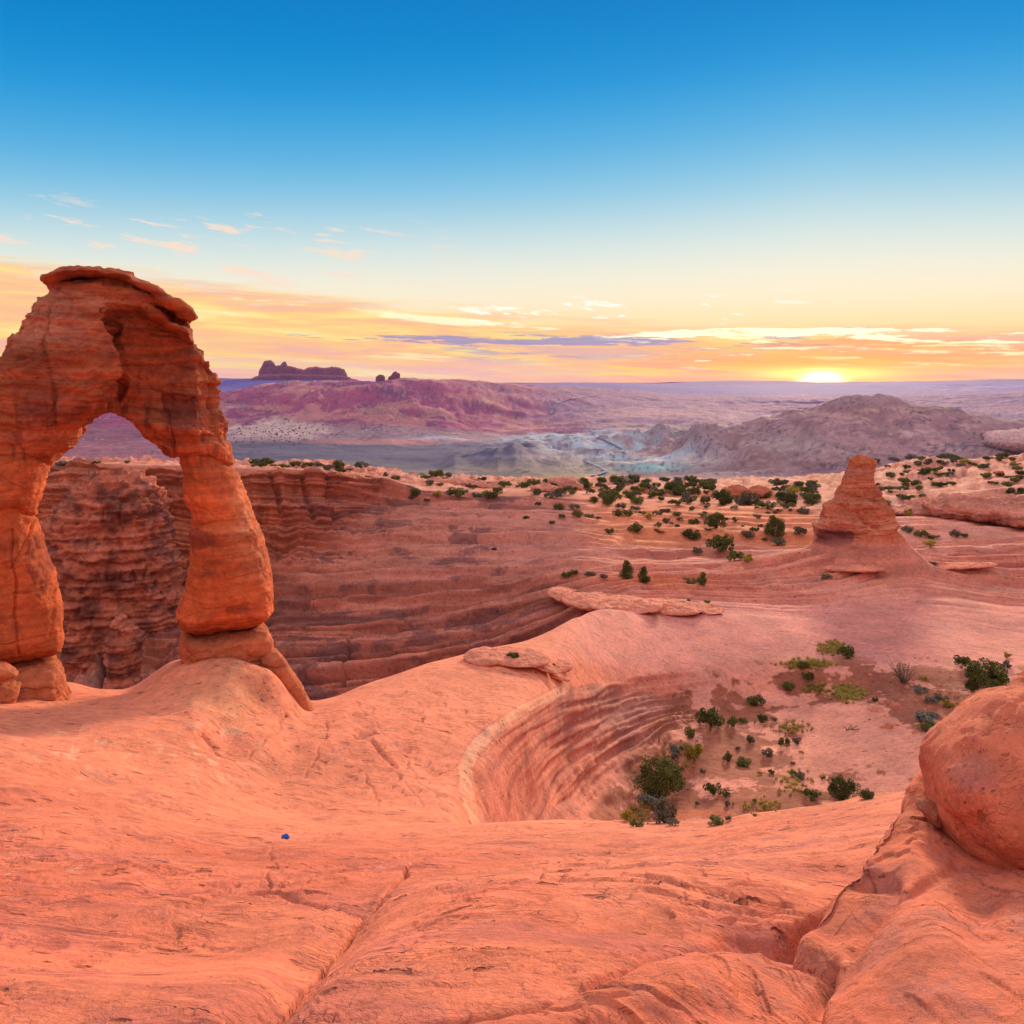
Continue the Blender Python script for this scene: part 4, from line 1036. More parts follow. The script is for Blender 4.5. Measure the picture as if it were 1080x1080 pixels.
# flat stones leaning on the left foot
t = slab_part('balanced_rock', [(-30, 684), (-5, 678), (12, 677), (24, 682), (30, 689), (24, 693), (6, 697), (-20, 703), (-34, 698)], 0.5, 0.3, M_arch, None, amp=0.03, strat=0.4, colf=PEDC, shift=2.6, seed=8.0)
tag(t, 'flat disc-like orange stone lying against the left foot of the arch', 'rock')
t = slab_part('layered_rock', [(-40, 704), (-10, 700), (14, 697), (28, 702), (30, 712), (22, 726), (0, 738), (-40, 742)], 0.9, 0.5, M_arch, None, amp=0.09, strat=1.2, colf=PEDC, shift=2.2, seed=9.0)
tag(t, 'crumbling layered orange rock under the flat stone at the foot of the arch', 'rock')

# ------------------------------------------------------------------ rock pinnacle in the canyon behind the arch
def cliff_col(V):
    n = fbm(V, 0.4, 4, 0.6, 5.)
    a = sm(n, -0.1, 0.4)[:, None]
    return C3(0.54, 0.155, 0.085) * (1 - a) + C3(0.27, 0.085, 0.06) * a
t = slab_part('rock_pinnacle', [(108, 760), (109, 700), (110, 672), (115, 658), (122, 652), (127, 646), (133, 645), (137, 652), (147, 660), (153, 672), (153, 690), (150, 712), (150, 760)], 2.0, 2.4, M_butte, None,
    step=0.25, voxel=0.16, amp=0.35, px0=130, D=97.0, colf=cliff_col, seed=4.0)
tag(t, 'rounded red rock pinnacle with a tapered top in the canyon seen between the arch legs', 'rock')
# the big buttress behind the opening of the arch
t = slab_part('rock_buttress', [(40, 560), (52, 545), (66, 530), (76, 513), (88, 497), (112, 494), (140, 496), (160, 500), (176, 520), (180, 545), (186, 580), (196, 620), (205, 680), (200, 760), (60, 760), (48, 680), (44, 610)], 5.5, 5.0, M_butte, None,
    step=0.35, voxel=0.22, amp=0.75, px0=120, D=113.0, colf=lambda V: cliff_col(V) * 1.1, seed=14.0, sm_it=2)
tag(t, 'massive rough sandstone buttress of the canyon cliff framed by the arch opening', 'cliff')

# ------------------------------------------------------------------ the lone butte on the plateau
BD = 108.0
BY = [480, 483, 488, 495, 503, 508, 512, 518, 524, 531, 540, 547, 553, 558, 565, 572, 580, 590, 600, 640]
BL = [904, 901, 898, 895, 891, 888, 887, 883, 879, 874, 869, 865, 863, 862, 862, 859, 853, 845, 838, 815]
BR = [915, 919, 922, 922, 921, 922, 925, 928, 930, 932, 939, 943, 945, 946, 950, 956, 965, 976, 988, 1008]
def lathe_profile(name, ys, ls, rs, D, mat, parent, nu=220, nv=190, depth=0.8, cut=None, origin=None):
    yi = np.linspace(ys[0], ys[-1], nv); L = pchip(ys, np.array(ls, float), yi); R_ = pchip(ys, np.array(rs, float), yi)
    s = D / F
    cx_ = (L + R_) / 2; r = (R_ - L) / 2
    th = np.linspace(0, 2 * np.pi, nu, endpoint=False)
    X = (cx_[:, None] - CX + r[:, None] * np.cos(th)[None]) * s
    Y = D + r[:, None] * s * depth * np.sin(th)[None]
    Z = np.repeat(((HY - yi) * s)[:, None], nu, 1)
    V = np.stack([X, Y, Z], -1).reshape(-1, 3)
    i = np.arange(nv * nu).reshape(nv, nu); j = np.roll(i, -1, axis=1)
    Fq = np.stack([i[:-1], i[1:], j[1:], j[:-1]], -1).reshape(-1, 4)
    V = np.concatenate([V, [[(cx_[0] - CX) * s, D, (HY - yi[0]) * s + 0.1]]])
    me = bpy.data.meshes.new(name)
    me.from_pydata([tuple(v) for v in V], [], [tuple(f) for f in Fq] + [(int(i[0, k]), int(j[0, k]), len(V) - 1) for k in range(nu)])
    me.materials.append(mat); me.update()
    me.polygons.foreach_set('use_smooth', np.ones(len(me.polygons), dtype=bool))
    o = bpy.data.objects.new(name, me); COL.objects.link(o)
    if parent: o.parent = parent
    return o
butte = empty('rock_butte', wpos(900, 578, BD)); tag(butte, 'cone-shaped layered red sandstone butte with a knobbly top standing on the plateau below the sun', 'butte')
def butte_part(name, a, b, grow=0.0, seedv=0.0):
    ys = [y for y in BY if a <= y <= b]; i0 = BY.index(ys[0]); i1 = BY.index(ys[-1]) + 1
    o = lathe_profile(name, ys, [v - grow for v in BL[i0:i1]], [v + grow for v in BR[i0:i1]], BD, M_butte, None, nv=max(24, int((b - a) * 1.9)))
    V, N = vn(o)
    x, y = proj(V)
    sk = (1 - 0.85 * sm(y, 558, 574)) * (0.45 + 0.55 * sm(y, 505, 525))
    ang = np.arctan2(V[:, 1] - BD, V[:, 0] - (905 - CX) * BD / F)
    d = sk * (0.15 + 0.28 * perlin(np.stack([np.cos(ang) * 1.4, np.sin(ang) * 1.4, V[:, 2] * 0.22], -1) + 5.5) + 0.13 * blocky(np.stack([np.cos(ang) * 2.2, np.sin(ang) * 2.2, V[:, 2] * 0.5], -1), 1.0, 3.0, 2.0) + 0.42 * fbm(aniso(V, 1, 1, 0.6), 0.35, 5, 0.6) + 0.14 * np.tanh(3.5 * lay(V, 0.9, 0.08, 2.)) + 0.10 * np.tanh(3 * lay(V, 2.4, 0.15, 5.)) + 0.05 * np.tanh(3 * lay(V, 6, 0.3, 8.)) + 0.14 * blocky(V, 0.5, 3.0, 3.0, 1.5))
    d = d + (0.85 * gauss(x, y, 887, 551, 13, 8) * (V[:, 1] < BD)) - 0.35 * gauss(x, y, 886, 568, 18, 5) * (V[:, 1] < BD)
    d = d - 0.5 * np.exp(-(seg_dist(x, y, [(904, 540), (912, 552), (926, 558)]) / 2.0) ** 2)
    V = V + N * d[:, None]
    base = np.repeat(C3(0.58, 0.158, 0.078), len(V), 0)
    def bl(m, c):
        nonlocal base
        m = np.clip(m, 0, 1)[:, None]; base = base * (1 - m) + c * m
    bl(sm(lay(V, 1.3, 0.05, 2.), 0.0, 0.3) * 0.4, C3(0.68, 0.27, 0.17))
    bl((1 - sm(y, 484, 492)) * 0.8, C3(0.58, 0.15, 0.05))
    bl(sm(y, 490, 494) * (1 - sm(y, 506, 510)) * 0.4, C3(0.38, 0.12, 0.075))
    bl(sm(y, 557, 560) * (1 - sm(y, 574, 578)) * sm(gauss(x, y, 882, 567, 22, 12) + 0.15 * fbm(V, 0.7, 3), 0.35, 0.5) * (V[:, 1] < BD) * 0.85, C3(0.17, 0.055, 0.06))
    bl(sm(y, 566, 580), C3(0.64, 0.215, 0.14))
    bl(sm(y, 572, 585) * 0.35 * sm(fbm(V, 0.5, 4), 0, .4), C3(0.55, 0.19, 0.12))
    put(o, V, base); adopt(o, butte)
    return o
butte_part('body', 508, 640); butte_part('crown_rock', 480, 512, -0.3)

# ------------------------------------------------------------------ right foreground outcrop and boulder
def boulder_col(V):
    base = np.repeat(C3(0.66, 0.165, 0.085), len(V), 0)
    a = (0.6 * sm(fbm(V, 0.7, 5, 0.6, 3.), -0.1, 0.45))[:, None]
    base = base * (1 - a) + C3(0.52, 0.145, 0.085) * a
    b = (0.45 * sm(fbm(aniso(V, 1, 1, 1.5), 1.6, 5, 0.65, 13.), 0.2, 0.5))[:, None]
    base = base * (1 - b) + C3(0.40, 0.135, 0.11) * b
    return base
def finish_rock(o, amp, seed, fl=1.0, colf=boulder_col):
    V, N = vn(o)
    q = fbm(aniso(V, 0.8, 1.3, 1.1), 0.9, 4, 0.55, seed)
    gate = sm(perlin(V * 0.8 + seed + 20), -0.05, 0.35)
    d = amp * (0.8 * fbm(V, 0.5, 4, 0.5, seed) + 0.12 * fbm(V, 3.0, 4, 0.6, seed)) + fl * gate * 0.028 * terraces(q, 3.4, 0.12)
    V = V + N * d[:, None]
    put(o, V, colf(V)); return o
OR = [
 [(0, 1.5, 2100)],
 [(370, 3.0, 1250), (700, 3.1, 1220), (900, 3.1, 1190), (1340, 3.1, 1150)],
 [(370, 3.35, 1165), (540, 3.35, 1130), (700, 3.8, 1100), (840, 4.0, 1095), (900, 4.0, 1080), (1080, 4.1, 1040), (1340, 4.2, 1010)],
 [(370, 3.5, 1120), (540, 3.6, 1092), (640, 4.0, 1065), (740, 4.5, 1045), (830, 4.8, 1045), (880, 5.0, 1035), (950, 5.3, 985), (1080, 5.7, 945), (1340, 5.8, 920)],
 [(370, 3.55, 1105), (540, 3.7, 1080), (605, 4.05, 1062), (660, 4.45, 1042), (705, 4.85, 1028), (765, 5.2, 1012), (820, 5.35, 1008), (850, 5.5, 1000), (872, 5.75, 985), (900, 6.1, 955), (930, 6.5, 915), (965, 6.9, 880), (1020, 7.2, 875), (1080, 7.3, 870), (1340, 7.3, 860)],
 [(370, 3.6, 1097), (540, 3.78, 1074), (605, 4.18, 1057), (660, 4.65, 1035), (705, 5.1, 1020), (765, 5.5, 1005), (820, 5.62, 1001), (840, 5.7, 993), (856, 5.85, 975), (872, 6.1, 953), (900, 6.6, 919), (925, 7.0, 880), (955, 7.7, 840), (977, 8.1, 814), (1030, 8.4, 800), (1340, 8.6, 780)],
 [(370, 3.75, 1140), (540, 4.0, 1110), (700, 5.5, 1070), (820, 6.0, 1060), (872, 6.4, 1030), (925, 7.3, 960), (977, 8.5, 890), (1030, 8.9, 880), (1340, 9, 860)],
 [(370, 4.0, 1400), (700, 5.7, 1300), (900, 6.9, 1200), (1340, 9.3, 1100)],
]
ocols = np.concatenate([np.arange(380, 1106, 1.25), np.arange(1106, 1950, 8.0)])
for r_ in OR[3:6]:
    for k_, p_ in enumerate(r_):
        if p_[0] < 800: r_[k_] = (p_[0], p_[1] * 0.95, p_[2])
O = Sheet(OR, [6, 40, 80, 110, 60, 24, 4], ocols)
def shape_outcrop():
    px, py = O.screen(); P = O.P.copy(); T = O.T
    wx = px + 5 * perlin(P * 1.6 + 3); wy = py + 5 * perlin(P * 1.6 + 13)
    d = 0.10 * fbm(P, 0.5, 4, 0.5, 2.0) + 0.014 * fbm(P, 3.0, 4, 0.6, 6.0)
    gr = lambda pts, w, dep: -dep * np.exp(-(seg_dist(wx, wy, pts) / w) ** 2)
    d += gr([(815, 1000), (850, 1006), (874, 1016), (870, 1040), (850, 1085)], 9, 0.10) + gr([(815, 1000), (850, 1006), (874, 1016), (870, 1040)], 2.5, 0.05)
    d += gr([(905, 925), (935, 930), (930, 960), (900, 1000)], 10, 0.08) + gr([(1010, 905), (985, 925), (940, 950)], 6, 0.05)
    d += 0.12 * gauss(wx, wy, 985, 1000, 60, 60) - 0.10 * gauss(wx, wy, 1030, 960, 26, 60)
    q = fbm(aniso(P, 0.8, 1.3, 1.1), 0.9, 4, 0.55, 4.0)
    d += sm(perlin(P * 0.8 + 24.0), -0.05, 0.35) * 0.024 * terraces(q, 3.0, 0.12)
    rr = np.random.RandomState(8); sc_ = np.zeros(d.shape, dtype=np.float32); C = len(O.cols)
    for k in range(170):
        cx_, cy_ = rr.uniform(560, 1080), rr.uniform(830, 1080)
        kc = min(max(int(np.searchsorted(O.cols, cx_)), 1), C - 2); run = np.minimum.accumulate(py[:, kc])
        if run[-1] > cy_ or run.min() > cy_: continue
        kr = int(np.argmax(run <= cy_)); c0 = P[kr, kc]; s_ = c0[1] / F * rr.uniform(3.0, 12.0)
        r0, r1 = max(0, kr - 50), min(len(O.t), kr + 50); a0, a1 = max(0, kc - 30), min(C, kc + 30)
        Q = P[r0:r1, a0:a1] - c0; an = rr.normal(0.3, 0.4)
        X, Y = Q[..., 0], Q[..., 2] * 1.2 + Q[..., 1] * 0.4
        u = (X * math.cos(an) + Y * math.sin(an)) / s_; v = (-X * math.sin(an) + Y * math.cos(an)) / (s_ * 0.8)
        u = u + 0.25 * perlin(P[r0:r1, a0:a1] / s_ + k); v = v - 0.5 * u * u
        w_ = 0.45 * np.clip(1 - u * u, 0, 1)
        d[r0:r1, a0:a1] -= s_ * rr.uniform(.08, .18) * sm(w_, 0.02, 0.2) * sm(v, -w_ - 0.02, -w_ + 0.06) * (1 - sm(v, -w_ * 0.2, w_ * 1.8 + 0.3)) * (w_ > 0)
        sc_[r0:r1, a0:a1] = np.maximum(sc_[r0:r1, a0:a1], np.exp(-((v + w_ - 0.03) / 0.10) ** 2) * (w_ > 0.03) * rr.uniform(.3, 1))
    O.displace(d)
    O.P[..., 2] -= (3.2 * sm(px, 1420, 1940)).astype(np.float32)
    c = boulder_col(O.P.reshape(-1, 3)); m = 0.7 * sc_.reshape(-1, 1)
    return c * (1 - m) + C3(0.22, 0.05, 0.03) * m
ocol = shape_outcrop()
oc = mesh_np('rock_outcrop', O.P.reshape(-1, 3), O.faces(), M_boulder, cols=ocol)
tag(oc, 'large smooth orange sandstone outcrop filling the bottom right corner below the boulder', 'rock')
bo = lobes_mesh('boulder', [lobe(1132, 838, 7.3, 150, 112, 1.15, (0, 0.0, 0)), lobe(1090, 850, 7.0, 92, 56, 0.85, (0, 0.25, 0)), lobe(1210, 800, 7.6, 150, 120, 1.2)], 0.03, M_boulder, 14)
V, N = vn(bo); x, y = proj(V)
V = V + N * (0.09 * fbm(V, 0.75, 2, 0.5, 4.0) + 0.030 * blocky(V, 0.9, 3.0, 5.0) + 0.014 * blocky(V, 2.6, 3.0, 15.0) - 0.10 * np.maximum(0, -perlin(aniso(V, .5, .5, 1.2) + 1.5)))[:, None]; put(bo, V)
finish_rock(bo, 0.04, 9.0)
tag(bo, 'big smooth rounded orange boulder resting on the outcrop at the right edge', 'boulder')
# ------------------------------------------------------------------ low ledges lying on the slickrock
def ledge(name, label, items, voxel, cat='rock', amp=0.08, colf=None, sink=0.25, seed=0.0, strat=0.7, smi=8):
    lobs = []
    for (px, py, rx, ry, rd, rot) in items:
        p = at(px, py + ry * 0.6); D = p.y
        c = wpos(px, py + ry * 0.25, D)
        lobs.append((c, (rx / F * D, rd, ry / F * D * 0.8), (0, rot, 0)))
    o = lobes_mesh(name, lobs, voxel, M_butte if voxel > 0.13 else M_ground, smi)
    V, N = rockify(o, amp, seed, strat)
    put(o, V, (colf or (lambda V: np.repeat(C3(0.70, 0.222, 0.130), len(V), 0)))(V))
    if label: tag(o, label, cat)
    return o
ledge('rock_slab', 'long tongue of peeled slickrock at the canyon rim beside a small bush', [(512, 691, 24, 4.2, 1.6, 0.0), (545, 692, 36, 3.8, 1.8, 0.08), (565, 699, 30, 4, 1.0, 0.3), (585, 709, 18, 4, 0.8, 0.4), (530, 694, 30, 2.5, 1.0, 0.1)], 0.06, seed=1.0, smi=8, amp=0.07, strat=0.8)
ledge('rock_slab', 'rounded flat slab with a shaded edge at the end of the peeled tongue', [(590, 701, 15, 6, 1.2, -0.1)], 0.06, seed=2.0, strat=0.8, smi=3)
ledge('rock_ledge', 'long low overhanging ledge crossing the slickrock below the two conical junipers', [(625, 633, 34, 7, 3.2, 0.08), (660, 636, 40, 6.5, 3.2, 0.0), (700, 638.5, 44, 4.5, 3.0, 0.04), (735, 641, 30, 3, 2.2, 0.05), (600, 627, 24, 6, 3.0, 0.15), (645, 639, 24, 4, 1.6, 0.0)], 0.10, seed=3.0, amp=0.13, strat=0.9, smi=8)
ledge('rock_ledge', 'thin lens of rock with a black undercut to the right of the butte', [(1003, 596, 50, 3.8, 1.8, -0.04)], 0.12, seed=4.0, amp=0.12)
ledge('rock_ledge', 'thin lens of rock with a black undercut just below the butte', [(900, 599, 34, 4.0, 1.5, 0.0)], 0.12, seed=5.0, amp=0.12)
ledge('rock_ledge', 'short low ledge with a dark slot right of the leaning juniper', [(762, 600, 24, 3.4, 1.5, -0.05)], 0.12, seed=6.0, amp=0.12)
DOMEC = lambda V: C3(0.62, 0.215, 0.14) * (1 + 0.12 * np.tanh(3 * lay(V, 0.8, 0.03)))[:, None]
ledge('rock_dome', 'layered pale red dome on the plateau at the right edge behind the butte', [(1040, 532, 62, 17, 9, 0), (1000, 534, 46, 10, 7, 0), (1090, 538, 60, 18, 9, 0), (960, 538, 30, 5, 5, 0)], 0.3, 'rock', 0.5, DOMEC, seed=7.0, strat=1.3, smi=4)
ledge('red_boulder', 'round red boulder left of its twin on the far plateau rim', [(778, 517, 14, 10, 3.5, 0.1), (768, 519, 8, 7, 2.5, 0)], 0.22, 'boulder', 0.35, lambda V: np.repeat(C3(0.48, 0.125, 0.06), len(V), 0), seed=8.0)
ledge('red_boulder', 'round red boulder right of its twin on the far plateau rim', [(801, 517, 13, 8, 3.0, -0.1)], 0.22, 'boulder', 0.3, lambda V: np.repeat(C3(0.52, 0.15, 0.08), len(V), 0), seed=9.0)
ledge('red_boulder', 'small rust-red block perched on the rocky rise near the right edge', [(1053, 498, 5, 3.6, 1.5, 0.0)], 0.15, 'boulder', 0.15, lambda V: np.repeat(C3(0.50, 0.12, 0.05), len(V), 0), seed=10.0)
ledge('rock_outcrop', 'low red knoll on the canyon rim left of the far bushes', [(596, 509, 20, 9, 5, 0.1), (575, 514, 16, 6, 4, 0)], 0.25, 'rock', 0.4, DOMEC, seed=11.0)
ledge('rock_outcrop', 'pale pink ridge of rock on the left canyon rim', [(478, 508, 34, 5.0, 4, 0.05), (510, 511, 20, 4, 3.5, 0.1)], 0.25, 'rock', 0.35, DOMEC, seed=12.0)
ledge('pale_rock_dome', 'pale smooth dome far off at the right edge of the valley hill', [(1092, 462, 48, 18, 90, 0), (1060, 459, 18, 9, 60, 0)], 3.0, 'rock', 2.5, lambda V: np.repeat(C3(0.62, 0.36, 0.32), len(V), 0), seed=13.0)

# loose rocks in the bowl rubble
rng = random.Random(5)
def stone_mesh(seed):
    bm = bmesh.new(); bmesh.ops.create_icosphere(bm, subdivisions=3, radius=0.5)
    for v in bm.verts:
        p = v.co * 1.0
        v.co.z *= 0.7
    me = bpy.data.meshes.new('stone'); bm.to_mesh(me); bm.free()
    n = len(me.vertices); co = np.empty(n * 3, dtype=np.float32); me.vertices.foreach_get('co', co); co = co.reshape(-1, 3)
    r = np.random.RandomState(seed)
    for k in range(9):
        nr = r.normal(size=3); nr /= np.linalg.norm(nr); h = 0.30 + 0.12 * r.rand()
        dd = co @ nr; over = np.maximum(0, dd - h * (0.75 if abs(nr[2]) > 0.6 else 1)); co = co - over[:, None] * nr[None] * 0.92
    co += 0.03 * perlin(co * 4 + seed)[:, None]
    me.vertices.foreach_set('co', co.astype(np.float32).ravel()); me.update(); me.materials.append(M_loose)
    return me
STONES = [stone_mesh(k) for k in range(5)]
wr = bpy.data.objects.new('wedged_rock', STONES[2]); COL.objects.link(wr)
wr.location = wpos(982, 858, 7.25); wr.scale = (0.26, 0.3, 0.2); wr.rotation_euler = (0.3, 0.7, 0.4)
tag(wr, 'small dark-edged stone wedged under the left tip of the boulder', 'rock')
def stone(px, py, w, h, label, group='loose rocks in the bowl rubble'):
    p = at(px, py); o = bpy.data.objects.new('loose_rock', STONES[rng.randrange(5)]); COL.objects.link(o)
    s = w / F * p.y
    o.location = p + Vector((0, 0, -0.06 * s)); o.scale = (s, s * 0.9, h / F * p.y * 1.5)
    o.rotation_euler = (rng.uniform(-.2, .2), rng.uniform(-.2, .2), rng.uniform(0, 6.28))
    tag(o, label, 'rock', group); return o
for (px, py, w, h, lb) in [(935, 766, 18, 12, 'biggest squarish red rock in the rubble of the bowl'), (926, 749, 17, 8, 'flat red rock just above the biggest one in the rubble'),
    (945, 744, 20, 10, 'tilted pinkish slab leaning left in the rubble of the bowl'), (808, 746, 15, 8, 'pale flat rock beside the green bush at the top of the soil patch'),
    (1012, 748, 16, 6, 'flat pink rock near the large juniper at right'), (994, 757, 12, 9, 'red rock right of the blue sage bush'), (966, 773, 9, 6, 'small red rock below the blue sage bush'),
    (976, 783, 14, 6, 'flat pink rock lowest in the rubble beside the boulder'), (992, 773, 8, 8, 'upright small rock against the big boulder edge'), (930, 742, 10, 7, 'dark thin slab standing behind the tilted one')]:
    stone(px, py, w, h, lb)
for k in range(70):
    px = rng.gauss(975, 38); py = rng.gauss(745, 17)
    if px < 900 or py < 705 or py > 792 or px > 1075: continue
    w = rng.uniform(2.5, 7.5); stone(px, py, w, w * rng.uniform(.4, .8), 'small angular red stone among the rubble on the right of the bowl')
for k in range(26):
    px = rng.uniform(870, 1075); py = rng.uniform(690, 700) + (px - 870) * 0.02
    w = rng.uniform(2, 5); stone(px, py, w, w * .5, 'small flat stone along the upper edge of the bowl', 'stones along the upper edge of the bowl')

# ------------------------------------------------------------------ plants
def leaves_mesh(name, mat, clumps, per, leaf, seed, flat=1.0):
    """clumps: (x,y,z,r); many small leaf faces through each clump's shell"""
    r = np.random.RandomState(seed); Vs_, Fs = [], []
    k = 0
    for (x, y, z, cr) in clumps:
        n = max(8, int(per * (cr / 0.16) ** 2))
        d = r.normal(size=(n, 3)); d /= np.linalg.norm(d, axis=1)[:, None]
        rad = cr * (0.45 + 0.62 * r.rand(n) ** 0.6)
        c = d * rad[:, None]; c[:, 2] *= flat; c += np.array([x, y, z])
        a = r.normal(size=(n, 3)); a /= np.linalg.norm(a, axis=1)[:, None]
        a = a * 0.7 + d * 0.6; a /= np.linalg.norm(a, axis=1)[:, None]
        b = np.cross(a, r.normal(size=(n, 3))); b /= np.linalg.norm(b, axis=1)[:, None]
        s = leaf * (0.6 + 0.8 * r.rand(n))[:, None]
        q = np.stack([c - b * s * 0.5, c + a * s * 0.6, c + b * s * 0.5, c - a * s * 0.6], 1).reshape(-1, 3)
        Vs_.append(q); Fs.append(np.arange(n * 4).reshape(-1, 4) + k); k += n * 4
    V = np.concatenate(Vs_); V[:, 2] = np.maximum(V[:, 2], 0.0)
    me = bpy.data.meshes.new(name); Fq = np.concatenate(Fs)
    me.from_pydata([tuple(v) for v in V], [], [tuple(f) for f in Fq]); me.materials.append(mat); me.update()
    return me
def tube_bm(bm, pts, r0, r1, n=6):
    rings = []
    for i, p in enumerate(pts):
        t = i / (len(pts) - 1); r = r0 + (r1 - r0) * t
        d = (Vector(pts[min(i + 1, len(pts) - 1)]) - Vector(pts[max(i - 1, 0)])).normalized()
        a = d.orthogonal().normalized(); b = d.cross(a)
        rings.append([bm.verts.new(Vector(p) + (a * math.cos(6.283 * k / n) + b * math.sin(6.283 * k / n)) * r) for k in range(n)])
    for A, B in zip(rings[:-1], rings[1:]):
        for k in range(n): bm.faces.new((A[k], A[(k + 1) % n], B[(k + 1) % n], B[k]))
    bm.faces.new(rings[0][::-1]); bm.faces.new(rings[-1])
def stems_mesh(name, seed, h, n, spread, r=0.04, kink=0.25, tips=None):
    rr = random.Random(seed); bm = bmesh.new()
    for k in range(n):
        a = rr.uniform(0, 6.283); e = spread * rr.uniform(0.3, 1.0)
        tip = tips[k % len(tips)] if tips else (math.cos(a) * e, math.sin(a) * e, h * rr.uniform(0.6, 1.0))
        pts = []
        for i in range(6):
            t = i / 5.0
            pts.append((tip[0] * t ** 1.3 + rr.uniform(-kink, kink) * 0.12, tip[1] * t ** 1.3 + rr.uniform(-kink, kink) * 0.12, tip[2] * t - 0.03))
        tube_bm(bm, pts, r, r * 0.25)
        for j in range(2):
            q = pts[3 + j]; a2 = rr.uniform(0, 6.283)
            tube_bm(bm, [q, (q[0] + .12 * math.cos(a2), q[1] + .12 * math.sin(a2), q[2] + .08), (q[0] + .2 * math.cos(a2), q[1] + .2 * math.sin(a2), q[2] + .2)], r * .35, r * .1, 4)
    me = bpy.data.meshes.new(name); bm.to_mesh(me); bm.free(); me.materials.append(M_bark); return me
def crown_clumps(seed, n, rx, rz, zc, cr, cone=False):
    rr = random.Random(seed); out = []
    while len(out) < n:
        x, y, z = rr.uniform(-1, 1), rr.uniform(-1, 1), rr.uniform(-1, 1)
        if x * x + y * y + z * z > 1: continue
        if cone:
            w = 1.0 - 0.82 * (z + 1) / 2; out.append((x * rx * w, y * rx * w, zc + z * rz, cr * rr.uniform(.6, 1.1) * (0.55 + 0.5 * w)))
        else:
            out.append((x * rx, y * rx, zc + z * rz * (1 - 0.25 * abs(x)), cr * rr.uniform(.6, 1.2)))
    return out
# prototypes have unit height
PROTO = {}
def add_proto(kind, mats, nvar, fn):
    PROTO[kind] = [fn(k) for k in range(nvar)]
def mk_juniper(k):
    cl = crown_clumps(100 + k, 46, 0.52, 0.42, 0.48, 0.15)
    return [('crown', leaves_mesh('juniper_crown', M_juniper, cl, 260, 0.030, k)), ('trunk', stems_mesh('juniper_trunk', k, 0.75, 6, 0.42, 0.035, tips=[c[:3] for c in cl[:6]]))]
def mk_cone(k):
    cl = crown_clumps(200 + k, 38, 0.42, 0.42, 0.48, 0.16, True)
    return [('crown', leaves_mesh('conifer_crown', M_juniper, cl, 170, 0.036, 30 + k)), ('trunk', stems_mesh('conifer_trunk', 9 + k, 0.7, 3, 0.08, 0.03))]
def mk_small(mat, name, seed, n=12, per=70, rx=0.62, leaf=0.075):
    def f(k):
        cl = crown_clumps(seed + k, n, rx, 0.34, 0.48, 0.24)
        return [('foliage', leaves_mesh(name, mat, cl, per, leaf, seed + k)), ('stems', stems_mesh(name + '_stems', seed + k, 0.8, 7, 0.5, 0.022))]
    return f
def mk_twiggy(k):
    cl = crown_clumps(400 + k, 16, 0.55, 0.32, 0.58, 0.13)
    return [('foliage', leaves_mesh('twig_leaves', M_sage, cl, 50, 0.035, 400 + k)), ('stems', stems_mesh('twig_stems', 400 + k, 0.95, 16, 0.7, 0.028, 0.5))]
add_proto('juniper', 0, 5, mk_juniper); add_proto('conical', 0, 2, mk_cone)
add_proto('green', 0, 4, mk_small(M_green, 'green_shrub_leaves', 500)); add_proto('dark', 0, 4, mk_small(M_juniper, 'dark_shrub_leaves', 520))
add_proto('sage', 0, 4, mk_small(M_sage, 'sage_leaves', 540)); add_proto('blue', 0, 2, mk_small(M_blue, 'blue_leaves', 560))
add_proto('yellow', 0, 3, mk_small(M_yellow, 'yellow_leaves', 580)); add_proto('twiggy', 0, 2, mk_twiggy)
add_proto('snag', 0, 2, lambda k: [('branches', stems_mesh('snag', 700 + k, 1.0, 6, 0.35, 0.035, 0.5))])
NAME = {'juniper': 'juniper_tree', 'conical': 'juniper_tree', 'green': 'desert_shrub', 'dark': 'desert_shrub', 'sage': 'sagebrush', 'blue': 'sagebrush', 'yellow': 'rabbitbrush', 'twiggy': 'twiggy_shrub', 'snag': 'dead_shrub'}
CAT = {'juniper': 'tree', 'conical': 'tree', 'snag': 'dead shrub'}
nplants = 0
def plant(kind, px, py, h, label, w=None, group=None, lean=0.0):
    """px, py: where the base stands; h, w: seen size in photo pixels"""
    global nplants
    parts = PROTO[kind][rng.randrange(len(PROTO[kind]))]
    p = at(px, py); s = h / F * p.y
    natural = {'conical': 0.8}.get(kind, 1.25)
    wx = (w / F * p.y / s / natural) if w else rng.uniform(0.9, 1.15)
    e = empty(NAME[kind], p + Vector((0, 0.0, -0.05 * s)), 0.0)
    for nm, me in parts:
        if nm in ('trunk', 'stems') and h < 7.5: continue
        o = bpy.data.objects.new(nm, me); COL.objects.link(o); o.parent = e
        o.rotation_euler = (0, lean, 0); 
    e.rotation_euler = (0, 0, rng.uniform(0, 6.28) if lean == 0 else 0)
    e.scale = (s * wx, s * wx, s)
    tag(e, label, CAT.get(kind, 'shrub'), group)
    nplants += 1
    return e
BF = 'shrubs on the bowl floor'
P_ = plant
P_('juniper', 697, 842, 48, 'largest dark green juniper on the bowl floor at the foot of the curved wall', 62)
P_('juniper', 888, 843, 27, 'dense dark juniper at the near edge of the bowl left of the outcrop', 36)
P_('juniper', 1043, 728, 36, 'large spreading olive juniper beside the big boulder at right', 50)
P_('juniper', 1026, 729, 14, 'low olive bush at the left foot of the large spreading juniper', 18)
P_('dark', 1014, 704, 14, 'round dark green bush just left of the large spreading juniper', 18)
P_('twiggy', 953, 720, 24, 'sparse grey twiggy tree at the top of the rubble', 30)
P_('dark', 750, 767, 24, 'dark green round bush at the foot of the bowl wall above the yellow shrub', 24)
P_('yellow', 732, 802, 20, 'bright yellow-green shrub on the bowl floor', 22)
P_('sage', 701, 868, 26, 'grey-green bushy shrub just below the largest juniper', 27)
